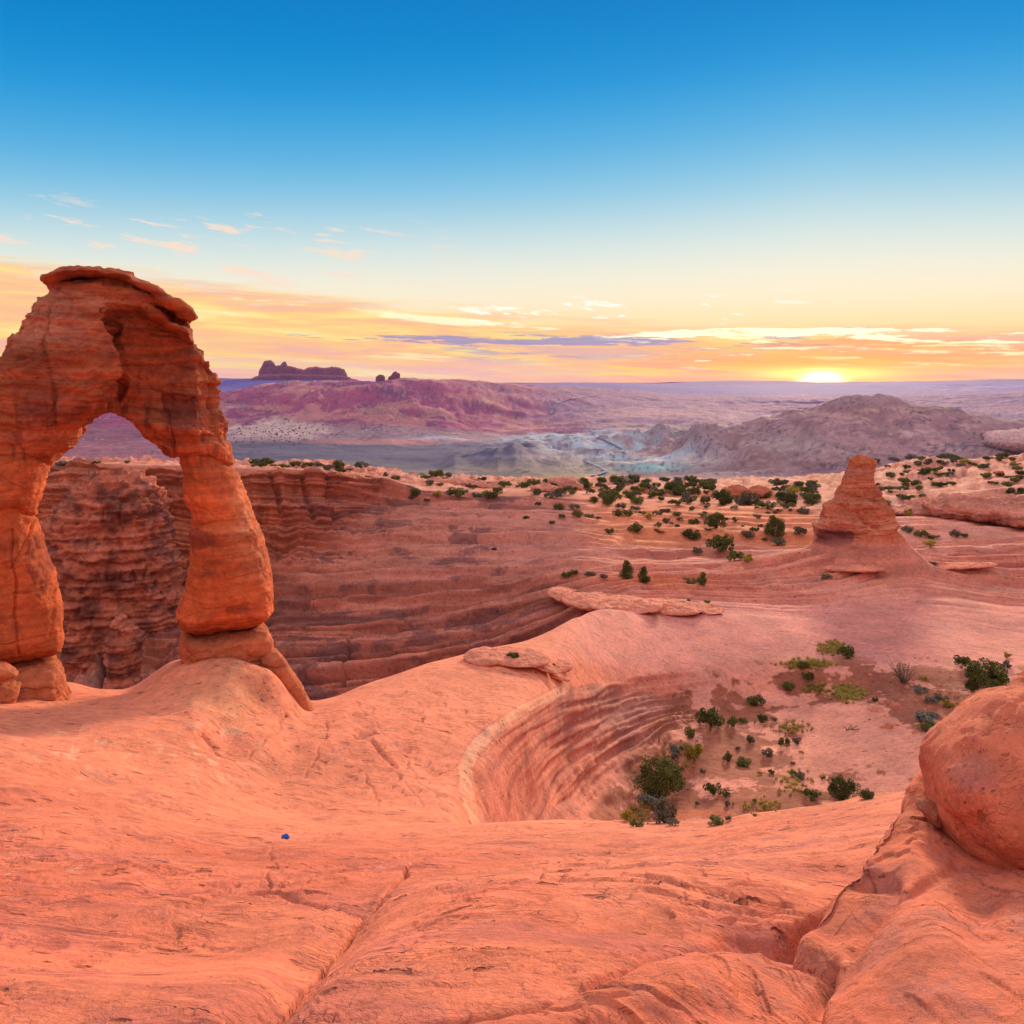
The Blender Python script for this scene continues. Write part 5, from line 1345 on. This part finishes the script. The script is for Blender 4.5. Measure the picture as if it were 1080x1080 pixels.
P_('blue', 684, 849, 15, 'pale blue-green low shrub under the left side of the largest juniper', 22)
P_('yellow', 661, 866, 14, 'yellow-green shrub at the left end of the bowl floor', 15)
P_('green', 672, 872, 9, 'small bright green shrub at the lowest left end of the bowl floor', 14)
P_('sage', 709, 870, 8, 'low grey shrub at the near rim below the grey-green bushy one', 14)
P_('green', 727, 778, 14, 'sparse olive shrub left of the round dark bush on the bowl floor', 14)
P_('snag', 695, 783, 14, 'bare dead shrub at the foot of the bowl wall', 9)
P_('blue', 712, 793, 10, 'small grey-green shrub left of the yellow shrub', 12)
P_('sage', 711, 800, 7, 'tiny grey shrub below another left of the yellow shrub', 9)
P_('green', 772, 766, 12, 'olive shrub right of the round dark bush', 11)
P_('dark', 804, 761, 10, 'small dark green bush near the top of the soil patch', 10)
P_('snag', 796, 763, 6, 'low twiggy dead shrub touching the small dark bush', 11)
P_('dark', 784, 763, 7, 'tiny dark shrub left of the twiggy dead one', 9)
P_('sage', 816, 760, 5, 'small round grey shrub right of the small dark bush', 7)
P_('green', 796, 743, 11, 'wide olive shrub at the top of the soil beside a pale rock', 19)
P_('sage', 791, 783, 8, 'round dark grey shrub alone on the bowl soil', 10)
P_('dark', 827, 786, 10, 'small green bush at the edge of the pale slab', 12)
P_('sage', 841, 784, 8, 'grey shrub touching the small green bush on the pale slab', 10)
P_('sage', 810, 797, 8, 'low grey-green shrub below centre of the bowl soil', 12)
P_('green', 767, 803, 11, 'upright small green shrub right of the yellow shrub', 10)
P_('green', 784, 807, 9, 'wide green shrub right of the upright small one', 17)
P_('dark', 814, 816, 5, 'tiny dark shrub at the tip of the pale slab on the soil', 7)
P_('yellow', 801, 817, 4, 'tiny straw-coloured shrub beside the pale slab tip', 6)
P_('dark', 753, 837, 12, 'green bush at the lower edge of the pale tongue of rock', 17)
P_('dark', 766, 840, 6, 'tiny green shrub touching the bush by the pale tongue', 8)
P_('sage', 767, 850, 6, 'tiny dark shrub below the dead branch', 6)
P_('green', 837, 818, 7, 'small green shrub left of the lower grey one', 8)
P_('sage', 844, 821, 8, 'grey twiggy shrub above the dense near-edge juniper', 11)
P_('green', 754, 869, 8, 'bright green shrub peeking over the near rim', 18)
P_('sage', 768, 865, 5, 'small grey shrub right of the green one at the near rim', 8)
P_('green', 856, 842, 10, 'olive shrub left of the dense near-edge juniper', 18)
P_('dark', 914, 842, 12, 'small dark bush right of the dense near-edge juniper', 16)
P_('dark', 893, 693, 14, 'dark green bush at the right end of the uppermost grass mound', 17)
P_('dark', 852, 717, 10, 'dark bush at the lower edge of the long grass patch', 11)
P_('green', 848, 704, 8, 'olive shrub inside the long grass patch', 12)
P_('green', 831, 726, 8, 'olive shrub below the left end of the long grass patch', 13)
P_('blue', 978, 763, 15, 'blue-grey sagebrush in the middle of the rubble', 23)
P_('green', 981, 770, 10, 'green shrub just below the blue-grey sagebrush', 18)
P_('blue', 970, 731, 9, 'small blue-green shrub under the twiggy tree', 13)
P_('sage', 981, 741, 7, 'dark grey shrub in the upper rubble', 12)
P_('sage', 992, 738, 6, 'second dark grey shrub in the upper rubble right of the first', 13)
P_('yellow', 974, 718, 6, 'yellow-green tuft right of the twiggy tree', 10)
P_('yellow', 1001, 746, 8, 'yellow-green shrub below the large spreading juniper', 13)
P_('sage', 1026, 743, 9, 'grey twiggy shrub against the boulder silhouette', 16)
P_('sage', 1062, 704, 8, 'grey shrub behind the large spreading juniper', 11)
P_('green', 923, 740, 6, 'small green sprig at the left edge of the rubble', 6)
P_('yellow', 1063, 694, 7, 'yellow shrub above the large spreading juniper', 7)
for (x, y) in [(795, 847), (806, 853), (815, 851), (797, 861), (785, 852), (741, 815), (778, 790), (836, 806), (720, 812), (735, 848), (705, 800), (718, 790), (845, 795), (822, 838), (868, 822)]:
    P_(rng.choice(['green', 'sage', 'yellow']), x, y, rng.uniform(3, 5), 'tiny low tuft scattered on the red bowl floor', rng.uniform(4, 7), 'tiny tufts on the bowl floor')
# rim of the dome
P_('dark', 540.6, 696, 11, 'small green bush growing on the peeled tongue at the canyon rim', 12)
P_('snag', 517, 696, 9, 'tiny bare dead shrub on the peeled tongue at the canyon rim', 6)
P_('green', 582.5, 703, 4, 'tiny green tuft in the hollow of the flat slab', 6)
P_('sage', 674, 639, 5, 'single grey shrub on the long ledge', 8)
P_('green', 726, 635, 4, 'tiny green shrub on the slope just above the long ledge, left one of two', 5); P_('green', 745, 636, 4, 'tiny green shrub on the slope above the right end of the long ledge', 7)
# mid slope group
P_('conical', 661.5, 611, 25, 'taller of the two upright conical junipers on the middle ledge', 18)
P_('conical', 678.5, 615, 22, 'shorter upright juniper right of the tallest conical one', 16)
P_('conical', 739, 616, 16, 'leaning conical juniper standing alone on the ledge', 12, lean=0.25)
P_('green', 729, 616, 8, 'low shrub touching the leaning juniper', 16)
P_('green', 597, 609, 8, 'olive shrub leftmost on the middle ledge', 10); P_('dark', 606, 607, 7, 'green shrub second from the left on the middle ledge', 10)
P_('sage', 621.5, 607, 5, 'grey shrub third from the left on the middle ledge', 13); P_('sage', 636, 610, 6, 'small grey shrub fourth from the left on the middle ledge', 9)
P_('green', 642, 563, 8, 'yellowish shrub at the left edge of the red slope', 9); P_('green', 669.5, 561, 11, 'olive shrub with a yellow tip on the red slope', 16)
P_('dark', 761, 581, 21, 'wide dark bush on the lower red slope', 27); P_('dark', 731, 568, 12, 'green bush left of the wide dark one on the red slope', 19)
P_('juniper', 756, 557, 19, 'wide dark juniper in the middle of the red slope', 29); P_('juniper', 817, 567, 25, 'tall dark juniper at the right end of the red slope', 26)
P_('dark', 774.5, 591, 12, 'small dark bush lowest on the red slope', 15); P_('sage', 735.5, 584, 8, 'grey-green shrub below the green bush on the slope', 10)
P_('yellow', 789, 592, 8, 'yellow-green shrub lowest on the red slope', 14); P_('sage', 820, 575, 11, 'grey shrub at the foot of the tall dark juniper', 17)
P_('sage', 787.5, 567, 10, 'grey shrub between two junipers on the red slope', 15); P_('sage', 843, 564, 10, 'grey shrub right of the tall dark juniper', 13)
P_('juniper', 761.5, 532, 18, 'dark juniper high on the plateau above the red slope', 24); P_('sage', 789, 533, 15, 'large grey-green bush on the plateau', 24)
P_('sage', 725, 530, 12, 'pale silvery sagebrush on the plateau', 20); P_('juniper', 829, 532, 16, 'dark juniper thicket left of the butte', 30); P_('green', 809.5, 536, 10, 'olive bush in front of the thicket left of the butte', 18)
P_('juniper', 857, 533, 15, 'dark juniper touching the left side of the butte', 24); P_('juniper', 642, 533, 15, 'dark juniper at the left end of the plateau belt', 18)
for (x, y, h, k, w) in [(715, 534, 8, 'dark', 8), (731.5, 553, 8, 'green', 11), (652.6, 545, 10, 'green', 14), (608.5, 545, 9, 'green', 12), (590, 538, 9, 'dark', 10), (621.5, 546, 6, 'sage', 10), (592, 547, 6, 'sage', 7), (632, 548, 4, 'dark', 5), (694, 555, 5, 'green', 9), (702, 552, 6, 'sage', 9), (713.5, 544, 6, 'green', 9), (684, 547, 7, 'yellow', 10), (663, 544, 8, 'green', 9), (555, 547, 4, 'dark', 7), (582, 552, 4, 'green', 6), (521, 580, 3, 'dark', 6), (775, 537, 4, 'sage', 8), (775, 550, 5, 'sage', 8), (740, 545, 5, 'sage', 9), (700, 540, 5, 'sage', 8), (672, 532, 8, 'green', 12)]:
    P_(k, x, y, h, 'small %s scattered on the plateau slope left of the dark junipers' % {'dark': 'dark green shrub', 'green': 'olive shrub', 'sage': 'grey shrub', 'yellow': 'yellowish shrub'}[k], w, 'scattered shrubs on the plateau slope')
# belt of shrubs along the plateau edge
for k in range(215):
    px = rng.uniform(565, 905); py = 505 + abs(rng.gauss(0, 1)) * 13 + (4 if px < 700 else 2)
    if 865 < px < 945 and py > 505: continue
    if py > 548 or 755 < px < 815 and py < 520: continue
    kind = rng.choices(['dark', 'green', 'sage', 'juniper', 'yellow'], [5, 4, 4, 2, 0.6])[0]
    h = rng.uniform(4, 8) * (1.4 if kind == 'juniper' else 1)
    P_(kind, px, py, h, '%s in the belt along the plateau edge left of the butte' % {'dark': 'dark green bush', 'green': 'olive bush', 'sage': 'grey bush', 'juniper': 'dark juniper', 'yellow': 'yellow-green bush'}[kind], h * rng.uniform(1.2, 1.9), 'bushes in the belt along the plateau edge')
for k in range(46):
    px = rng.uniform(640, 850); py = rng.uniform(530, 572)
    if px + (py - 530) * 1.0 < 690 or px > 845 - (py - 530) * 0.3: continue
    kind = rng.choice(['sage', 'green', 'dark', 'sage'])
    P_(kind, px, py, rng.uniform(2.2, 4.5), 'tiny %s dotted over the red soil slope' % {'sage': 'grey tuft', 'green': 'olive tuft', 'dark': 'dark tuft'}[kind], rng.uniform(4, 8), 'tiny tufts on the red soil slope')
# left canyon rim
for (x, y, h, k, w, lb) in [(275, 490, 9, 'green', 24, 'wide olive bush on the cliff top just right of the arch'), (315, 490, 5, 'green', 9, 'small olive bush on the cliff top, right of the wide one'), (328, 492, 4, 'green', 9, 'low green bush on the cliff top near the notch'),
    (347, 496, 9, 'sage', 11, 'dark grey bush above the notch in the cliff top'), (357, 494, 11, 'dark', 13, 'round green bush beside the dark grey one above the notch'), (381, 494, 8, 'sage', 13, 'grey bush alone on the pale rim'),
    (460, 503, 10, 'green', 16, 'yellowish green bush highest on the rim'), (450, 506, 6, 'dark', 11, 'dark bush left of the yellowish green one'), (437, 523, 10, 'dark', 16, 'dark green bush on the ledge at mid rim'),
    (433, 526, 6, 'sage', 12, 'grey bush at the foot of the dark green one on the ledge'), (460, 523, 6, 'yellow', 10, 'bright yellow shrub on the rim ledge'), (482, 524, 11, 'green', 22, 'wide green bush on the rim ledge'),
    (512, 523, 7, 'yellow', 8, 'yellow-leaved shrub right of the wide green bush'), (518, 525, 9, 'green', 14, 'green bush touching the yellow-leaved shrub'), (525, 520, 8, 'dark', 10, 'dark bush behind the yellow-leaved shrub'),
    (503, 524, 6, 'blue', 12, 'grey-blue bush left of the yellow-leaved shrub'), (532, 514, 8, 'dark', 13, 'dark bush on the rim left of the knoll'), (553, 514, 7, 'dark', 12, 'dark bush on the rim beside the knoll'), (563, 512, 9, 'green', 13, 'olive bush leaning on the knoll'),
    (450, 529, 4, 'sage', 7, 'tiny grey shrub below the bright yellow one'), (67, 491, 5, 'sage', 17, 'grey bush on the cliff top at the left of the arch opening'), (102, 489, 4, 'green', 8, 'small olive bush on the cliff top in the arch opening'), (133, 489, 4, 'dark', 7, 'small dark bush on the cliff top in the middle of the arch opening')]:
    P_(k, x, y, h, lb, w)
for k in range(44):
    px = rng.uniform(262, 600); py = (489 + max(0, px - 330) * 0.085) + rng.uniform(1, 12) * (0.35 if px < 345 else 1)
    kind = rng.choices(['dark', 'green', 'sage', 'yellow'], [4, 3, 4, 1])[0]
    P_(kind, px, py, rng.uniform(2.5, 5.5), '%s on the canyon rim right of the arch' % {'dark': 'small dark green bush', 'green': 'small olive bush', 'sage': 'small grey bush', 'yellow': 'small yellowish bush'}[kind], rng.uniform(5, 10), 'small bushes on the canyon rim')
for k in range(60):
    px = rng.uniform(262, 700); py = (489 + max(0, px - 330) * 0.075) + rng.uniform(0, 12) * (0.35 if px < 345 else 1)
    w = rng.uniform(3, 9); stone(px, py + 1, w, w * rng.uniform(.3, .55), 'flat broken red rock lying on the canyon rim', 'broken rocks on the canyon rim')
# right plateau
for (x, y, h, k, w, lb) in [(958, 561, 7, 'sage', 12, 'dark grey shrub nearest the butte on its right'), (971, 566, 9, 'green', 14, 'olive shrub second to the right of the butte'), (981, 577, 9, 'yellow', 14, 'yellow-green shrub below the olive one right of the butte'),
    (985, 568, 5, 'sage', 12, 'low grey shrub right of the olive one'), (1008, 566, 8, 'sage', 10, 'grey shrub alone on the open slab'), (1017, 566, 5, 'green', 9, 'olive shrub touching the grey one on the open slab'), (959, 544, 8, 'yellow', 11, 'yellowish shrub on the soil right of the butte'),
    (973, 542, 6, 'green', 13, 'olive shrub at the foot of the layered dome'), (973, 535, 6, 'yellow', 9, 'yellow shrub at the left end of the layered dome'), (983, 596, 5, 'sage', 9, 'small grey shrub on the thin undercut lens'), (871, 610, 5, 'sage', 13, 'dark grey shrub on the open slab below the butte'),
    (935, 535, 8, 'sage', 11, 'grey bush touching the right side of the butte'), (1062, 513, 7, 'green', 13, 'green bush high at the right edge'), (1071, 521, 9, 'dark', 18, 'dark bush at the right edge below the green one'), (1047, 533, 5, 'green', 7, 'small olive shrub on the layered dome')]:
    P_(k, x, y, h, lb, w)
for k in range(105):
    px = rng.uniform(922, 1085); py = rng.uniform(484, 530) - (px - 930) * 0.02
    if px > 985 and py > 513: continue
    kind = rng.choices(['dark', 'green', 'sage', 'yellow'], [5, 3, 2, 0.6])[0]
    h = rng.uniform(3, 6)
    P_(kind, px, py, h, '%s on the rocky rise right of the butte' % {'dark': 'dark green bush', 'green': 'olive bush', 'sage': 'grey bush', 'yellow': 'yellow-green bush'}[kind], h * rng.uniform(1.4, 2.4), 'bushes on the rocky rise right of the butte')
# dead wood
def dead_wood(px, py, w, h, label, seed):
    rr = random.Random(seed); p = at(px, py); s = w / F * p.y
    bm = bmesh.new()
    tube_bm(bm, [(-.5, 0, .05), (-.2, .05, .12), (.1, 0, .08), (.45, .05, .14)], 0.06, 0.025)
    for k in range(5):
        a = rr.uniform(-.4, .4); x0 = rr.uniform(-.4, .3)
        tube_bm(bm, [(x0, 0, .08), (x0 + a * .4, rr.uniform(-.1, .1), .2), (x0 + a, rr.uniform(-.15, .15), .25 + rr.uniform(0, .25))], 0.035, 0.01, 5)
    me = bpy.data.meshes.new('dead_branch'); bm.to_mesh(me); bm.free(); me.materials.append(M_bark)
    o = bpy.data.objects.new('dead_branch', me); COL.objects.link(o); o.location = p; o.scale = (s, s, s)
    tag(o, label, 'dead wood')
dead_wood(900, 771, 15, 8, 'dark dead branch lying on the pale slab of the bowl floor', 3)
dead_wood(769, 835, 12, 8, 'broken dead branch beside the bush on the pale tongue of rock', 7)
# dry grass patches
def grass_patch(px0, py0, sx, sy, n, label, h=3.8):
    n = int(n * 1.9)
    r = random.Random(int(px0 * 7 + py0)); V, Fq = [], []
    for k in range(n):
        px = r.gauss(px0, sx * 0.5); py = r.gauss(py0, sy * 0.5)
        if ((px - px0) / sx) ** 2 + ((py - py0) / sy) ** 2 > 1.1: continue
        p = at(px, py); s = h / F * p.y * r.uniform(.5, 1.3)
        for j in range(38):
            a = r.uniform(0, 6.283); e = r.uniform(.1, .7) * s; bx, by = r.uniform(-.3, .3) * s, r.uniform(-.3, .3) * s
            wv = 0.07 * s; c, d = math.cos(a), math.sin(a); i = len(V)
            V += [(p.x + bx - d * wv, p.y + by + c * wv, p.z - .05 * s), (p.x + bx + d * wv, p.y + by - c * wv, p.z - .05 * s), (p.x + bx + c * e, p.y + by + d * e, p.z + s * r.uniform(.5, 1.0))]
            Fq.append((i, i + 1, i + 2))
    me = bpy.data.meshes.new('grass'); me.from_pydata(V, [], Fq); me.materials.append(M_grass); me.update()
    o = bpy.data.objects.new('grass', me); COL.objects.link(o); tag(o, label, 'grass', kind='stuff')
grass_patch(848, 701, 34, 5.5, 90, 'long patch of dry yellow bunchgrass on the upper bowl floor')
grass_patch(877, 684, 16, 8, 60, 'mound of dry yellow grass uppermost on the slickrock')
grass_patch(893, 732, 22, 10, 90, 'broad patch of dry grass in the middle of the upper bowl floor')
grass_patch(862, 727, 16, 6, 30, 'thin dry grass left of the broad patch')
grass_patch(835, 768, 22, 8, 34, 'sparse dry grass along the edge of the soil and the pale slab')
grass_patch(838, 826, 20, 16, 30, 'sparse dry grass above the dense near-edge juniper')
grass_patch(720, 795, 24, 18, 26, 'sparse dry grass round the yellow shrub')
grass_patch(800, 850, 28, 10, 24, 'sparse dry grass low on the bowl soil')
grass_patch(675, 858, 18, 14, 36, 'green-yellow grass round the shrubs at the left end of the bowl')

# small blue object on the slickrock: a crumpled blue day pack
def blue_pack():
    p = at(301, 884.5); s = 9 / F * p.y
    e = empty('blue_pack', p); tag(e, 'small crumpled blue bag left on the slickrock below the arch', 'bag')
    mb = simple_mat('blue_cloth', (0.03, 0.12, 0.42), 0.3, 30, 0.8)
    o = lobes_mesh('bag_body', [((0, 0, .2 * s), (.5 * s, .32 * s, .26 * s)), ((.12 * s, 0, .36 * s), (.28 * s, .25 * s, .2 * s), (0, .4, 0))], s * 0.03, mb, 3)
    V, N = vn(o); put(o, V + N * (s * .05 * fbm(V, 6 / s, 3))[:, None]); o.parent = e
    bm = bmesh.new(); tube_bm(bm, [(-.3 * s, -.1 * s, .38 * s), (-.1 * s, -.12 * s, .56 * s), (.15 * s, -.1 * s, .56 * s), (.3 * s, -.1 * s, .46 * s)], .03 * s, .03 * s)
    me = bpy.data.meshes.new('strap'); bm.to_mesh(me); bm.free(); me.materials.append(mb)
    o2 = bpy.data.objects.new('strap', me); COL.objects.link(o2); o2.parent = e
blue_pack()

# ------------------------------------------------------------------ far formations
def far_rock(name, outline, D, thick, label, cat='mesa', step=None, amp=None, parent=None):
    pl = Plane(sum(p[0] for p in outline) / len(outline), D)
    step = step or D / F * 0.35
    V_, F_ = relief_solid(pl, outline, step, thick, D / F * 1.6)
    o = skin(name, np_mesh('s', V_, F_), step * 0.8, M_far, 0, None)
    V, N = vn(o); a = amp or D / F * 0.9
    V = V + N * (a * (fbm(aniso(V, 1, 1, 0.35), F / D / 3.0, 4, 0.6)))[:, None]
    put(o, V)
    if label: tag(o, label, cat)
    if parent: adopt(o, parent)
    return o
mesa = empty('rock_mesa', wpos(318, 400, 6300)); tag(mesa, 'jagged purple mesa with castle-like ends on the left skyline', 'mesa')
far_rock('summit_block', [(272, 399), (273, 393), (276, 387.5), (279, 381), (285, 380), (288, 382), (291, 386), (296, 385.5), (299, 381.8), (301, 381.5), (303, 386), (309, 387), (315, 389), (315, 399)], 6300, 90, None, parent=mesa)
far_rock('ridge', [(312, 400), (312, 388.5), (320, 390), (327, 387.6), (334, 387), (342, 388.5), (350, 387.2), (357, 387.8), (363, 390), (366, 396), (367, 402), (312, 402)], 6300, 90, None, parent=mesa)
far_rock('talus_slope', [(258, 404), (268, 398.5), (276, 395.5), (300, 394.5), (330, 395), (364, 396.5), (374, 401), (380, 404)], 6240, 130, None, parent=mesa)
far_rock('rock_tower', [(396, 405), (397, 398), (399, 395.5), (404, 395.3), (406, 398), (407, 405)], 3950, 18, 'squat rock tower left of its taller twin on the hill skyline', 'rock tower')
far_rock('rock_tower', [(409, 405), (410, 398), (413, 396), (415, 392.5), (418, 391.5), (421, 394), (422, 399), (424, 405)], 3950, 18, 'taller split rock tower on the hill skyline right of the squat one', 'rock tower')

# roads and a ranch in the valley
M_road = simple_mat('asphalt', (0.15, 0.20, 0.30), 0.12, 0.02)
def road(name, pts, w):
    P = []
    for (a, b) in zip(pts[:-1], pts[1:]):
        n = max(2, int(math.hypot(b[0] - a[0], b[1] - a[1]) / 1.5))
        for k in range(n):
            t = k / n; P.append(Vs.hit(a[0] + (b[0] - a[0]) * t, a[1] + (b[1] - a[1]) * t))
    P.append(Vs.hit(*pts[-1])); V, Fq = [], []
    for i, p in enumerate(P):
        d = (P[min(i + 1, len(P) - 1)] - P[max(i - 1, 0)]); d.z = 0; d.normalize(); s = Vector((-d.y, d.x, 0)) * w
        for k in (-1, 1):
            q = p + s * k; V.append((q.x, q.y, p.z + 3.0))
        if i: j = 2 * i; Fq.append((j - 2, j - 1, j + 1, j))
    me = bpy.data.meshes.new(name); me.from_pydata(V, [], Fq); me.materials.append(M_road); me.update()
    o = bpy.data.objects.new(name, me); COL.objects.link(o); tag(o, kind='structure')
road('road', [(581, 437), (584, 431), (588, 426), (598, 422), (612, 420), (628, 418), (637, 415)], 3.6)
road('road', [(622, 452), (630, 462), (644, 468), (655, 474), (659, 480)], 3.0)
road('road', [(616, 486), (624, 490), (634, 494), (640, 498), (632, 501), (620, 503)], 4.2)
M_wall = simple_mat('white_wall', (0.75, 0.72, 0.70), 0.05, 1.0); M_roof = simple_mat('grey_roof', (0.30, 0.28, 0.30), 0.1, 1.0); M_door = simple_mat('dark_door', (0.06, 0.05, 0.05), 0.1, 1.0)
def ranch(px, py, w, label):
    p = Vs.hit(px, py); e = empty('ranch_house', p, 0.3); tag(e, label, 'house')
    h = w * 0.3
    def box(nm, x0, x1, y0, y1, z0, z1, m):
        bm = bmesh.new(); bmesh.ops.create_cube(bm, size=1, matrix=Matrix.Translation(((x0 + x1) / 2, (y0 + y1) / 2, (z0 + z1) / 2)) @ Matrix.Diagonal((x1 - x0, y1 - y0, z1 - z0, 1)))
        me = bpy.data.meshes.new(nm); bm.to_mesh(me); bm.free(); me.materials.append(m); o = bpy.data.objects.new(nm, me); COL.objects.link(o); o.parent = e; return o
    box('wall', -w / 2, w / 2, -w / 4, w / 4, -2, h, M_wall)
    me = bpy.data.meshes.new('roof'); a, b, t = w * .53, w * .28, h * 1.5
    me.from_pydata([(-a, -b, h), (a, -b, h), (a, b, h), (-a, b, h), (-a, 0, t), (a, 0, t)], [], [(0, 1, 5, 4), (2, 3, 4, 5), (0, 4, 3), (1, 2, 5), (0, 3, 2, 1)]); me.materials.append(M_roof)
    o = bpy.data.objects.new('roof', me); COL.objects.link(o); o.parent = e
    box('door', -w * .05, w * .05, -w * .26, -w * .24, 0, h * .7, M_door)
ranch(549, 494, 8, 'tiny white ranch building left of two others on the valley floor'); ranch(557, 496, 10, 'tiny white ranch building in the middle of the valley group'); ranch(624, 494, 12, 'tiny white building beside the valley road bend')
# dark shrubs dotted over the pale patch of the far hill
def far_scrub():
    r = random.Random(4); bm = bmesh.new()
    for k in range(190):
        px = r.gauss(285, 34); py = r.gauss(457, 7)
        if px < 240 or py > 470: continue
        p = Vs.hit(px, py); s = r.uniform(1.2, 2.8)
        bmesh.ops.create_icosphere(bm, subdivisions=1, radius=s, matrix=Matrix.Translation(p + Vector((0, 0, s * .5))) @ Matrix.Diagonal((r.uniform(.8, 1.6), 1, .8, 1)))
    me = bpy.data.meshes.new('far_scrub'); bm.to_mesh(me); bm.free(); me.materials.append(simple_mat('far_scrub', (0.05, 0.045, 0.06), .3, .1))
    o = bpy.data.objects.new('far_scrub', me); COL.objects.link(o); tag(o, 'dark specks of scrub on the pale foot of the purple hill', 'scrub', kind='stuff')
far_scrub()

# ------------------------------------------------------------------ air
HAZE = 1.4e-5
if HAZE:
    bm = bmesh.new()
    zb = min(float(Vs.P[..., 2].min()), float(G.P[..., 2].min())) - 1.0
    zt = max(float(Vs.P[..., 2].max()), 200.0) + 5
    x0, x1, y0, y1 = -36500, 39000, -300, 19600
    bmesh.ops.create_cube(bm, size=1, matrix=Matrix.Translation(((x0 + x1) / 2, (y0 + y1) / 2, (zb + zt) / 2)) @ Matrix.Diagonal((x1 - x0, y1 - y0, zt - zb, 1)))
    me = bpy.data.meshes.new('haze'); bm.to_mesh(me); bm.free()
    m = bpy.data.materials.new('haze_air'); m.use_nodes = True; m.node_tree.nodes.clear()
    T = NT(m.node_tree); v = T.node('ShaderNodeVolumePrincipled'); v.inputs['Color'].default_value = (0.55, 0.48, 1.0, 1); v.inputs['Density'].default_value = HAZE; v.inputs['Anisotropy'].default_value = 0.3
    out = T.node('ShaderNodeOutputMaterial'); T.l.new(v.outputs[0], out.inputs['Volume'])
    me.materials.append(m); o = bpy.data.objects.new('haze', me); COL.objects.link(o); tag(o, kind='stuff')
print('plants', nplants)
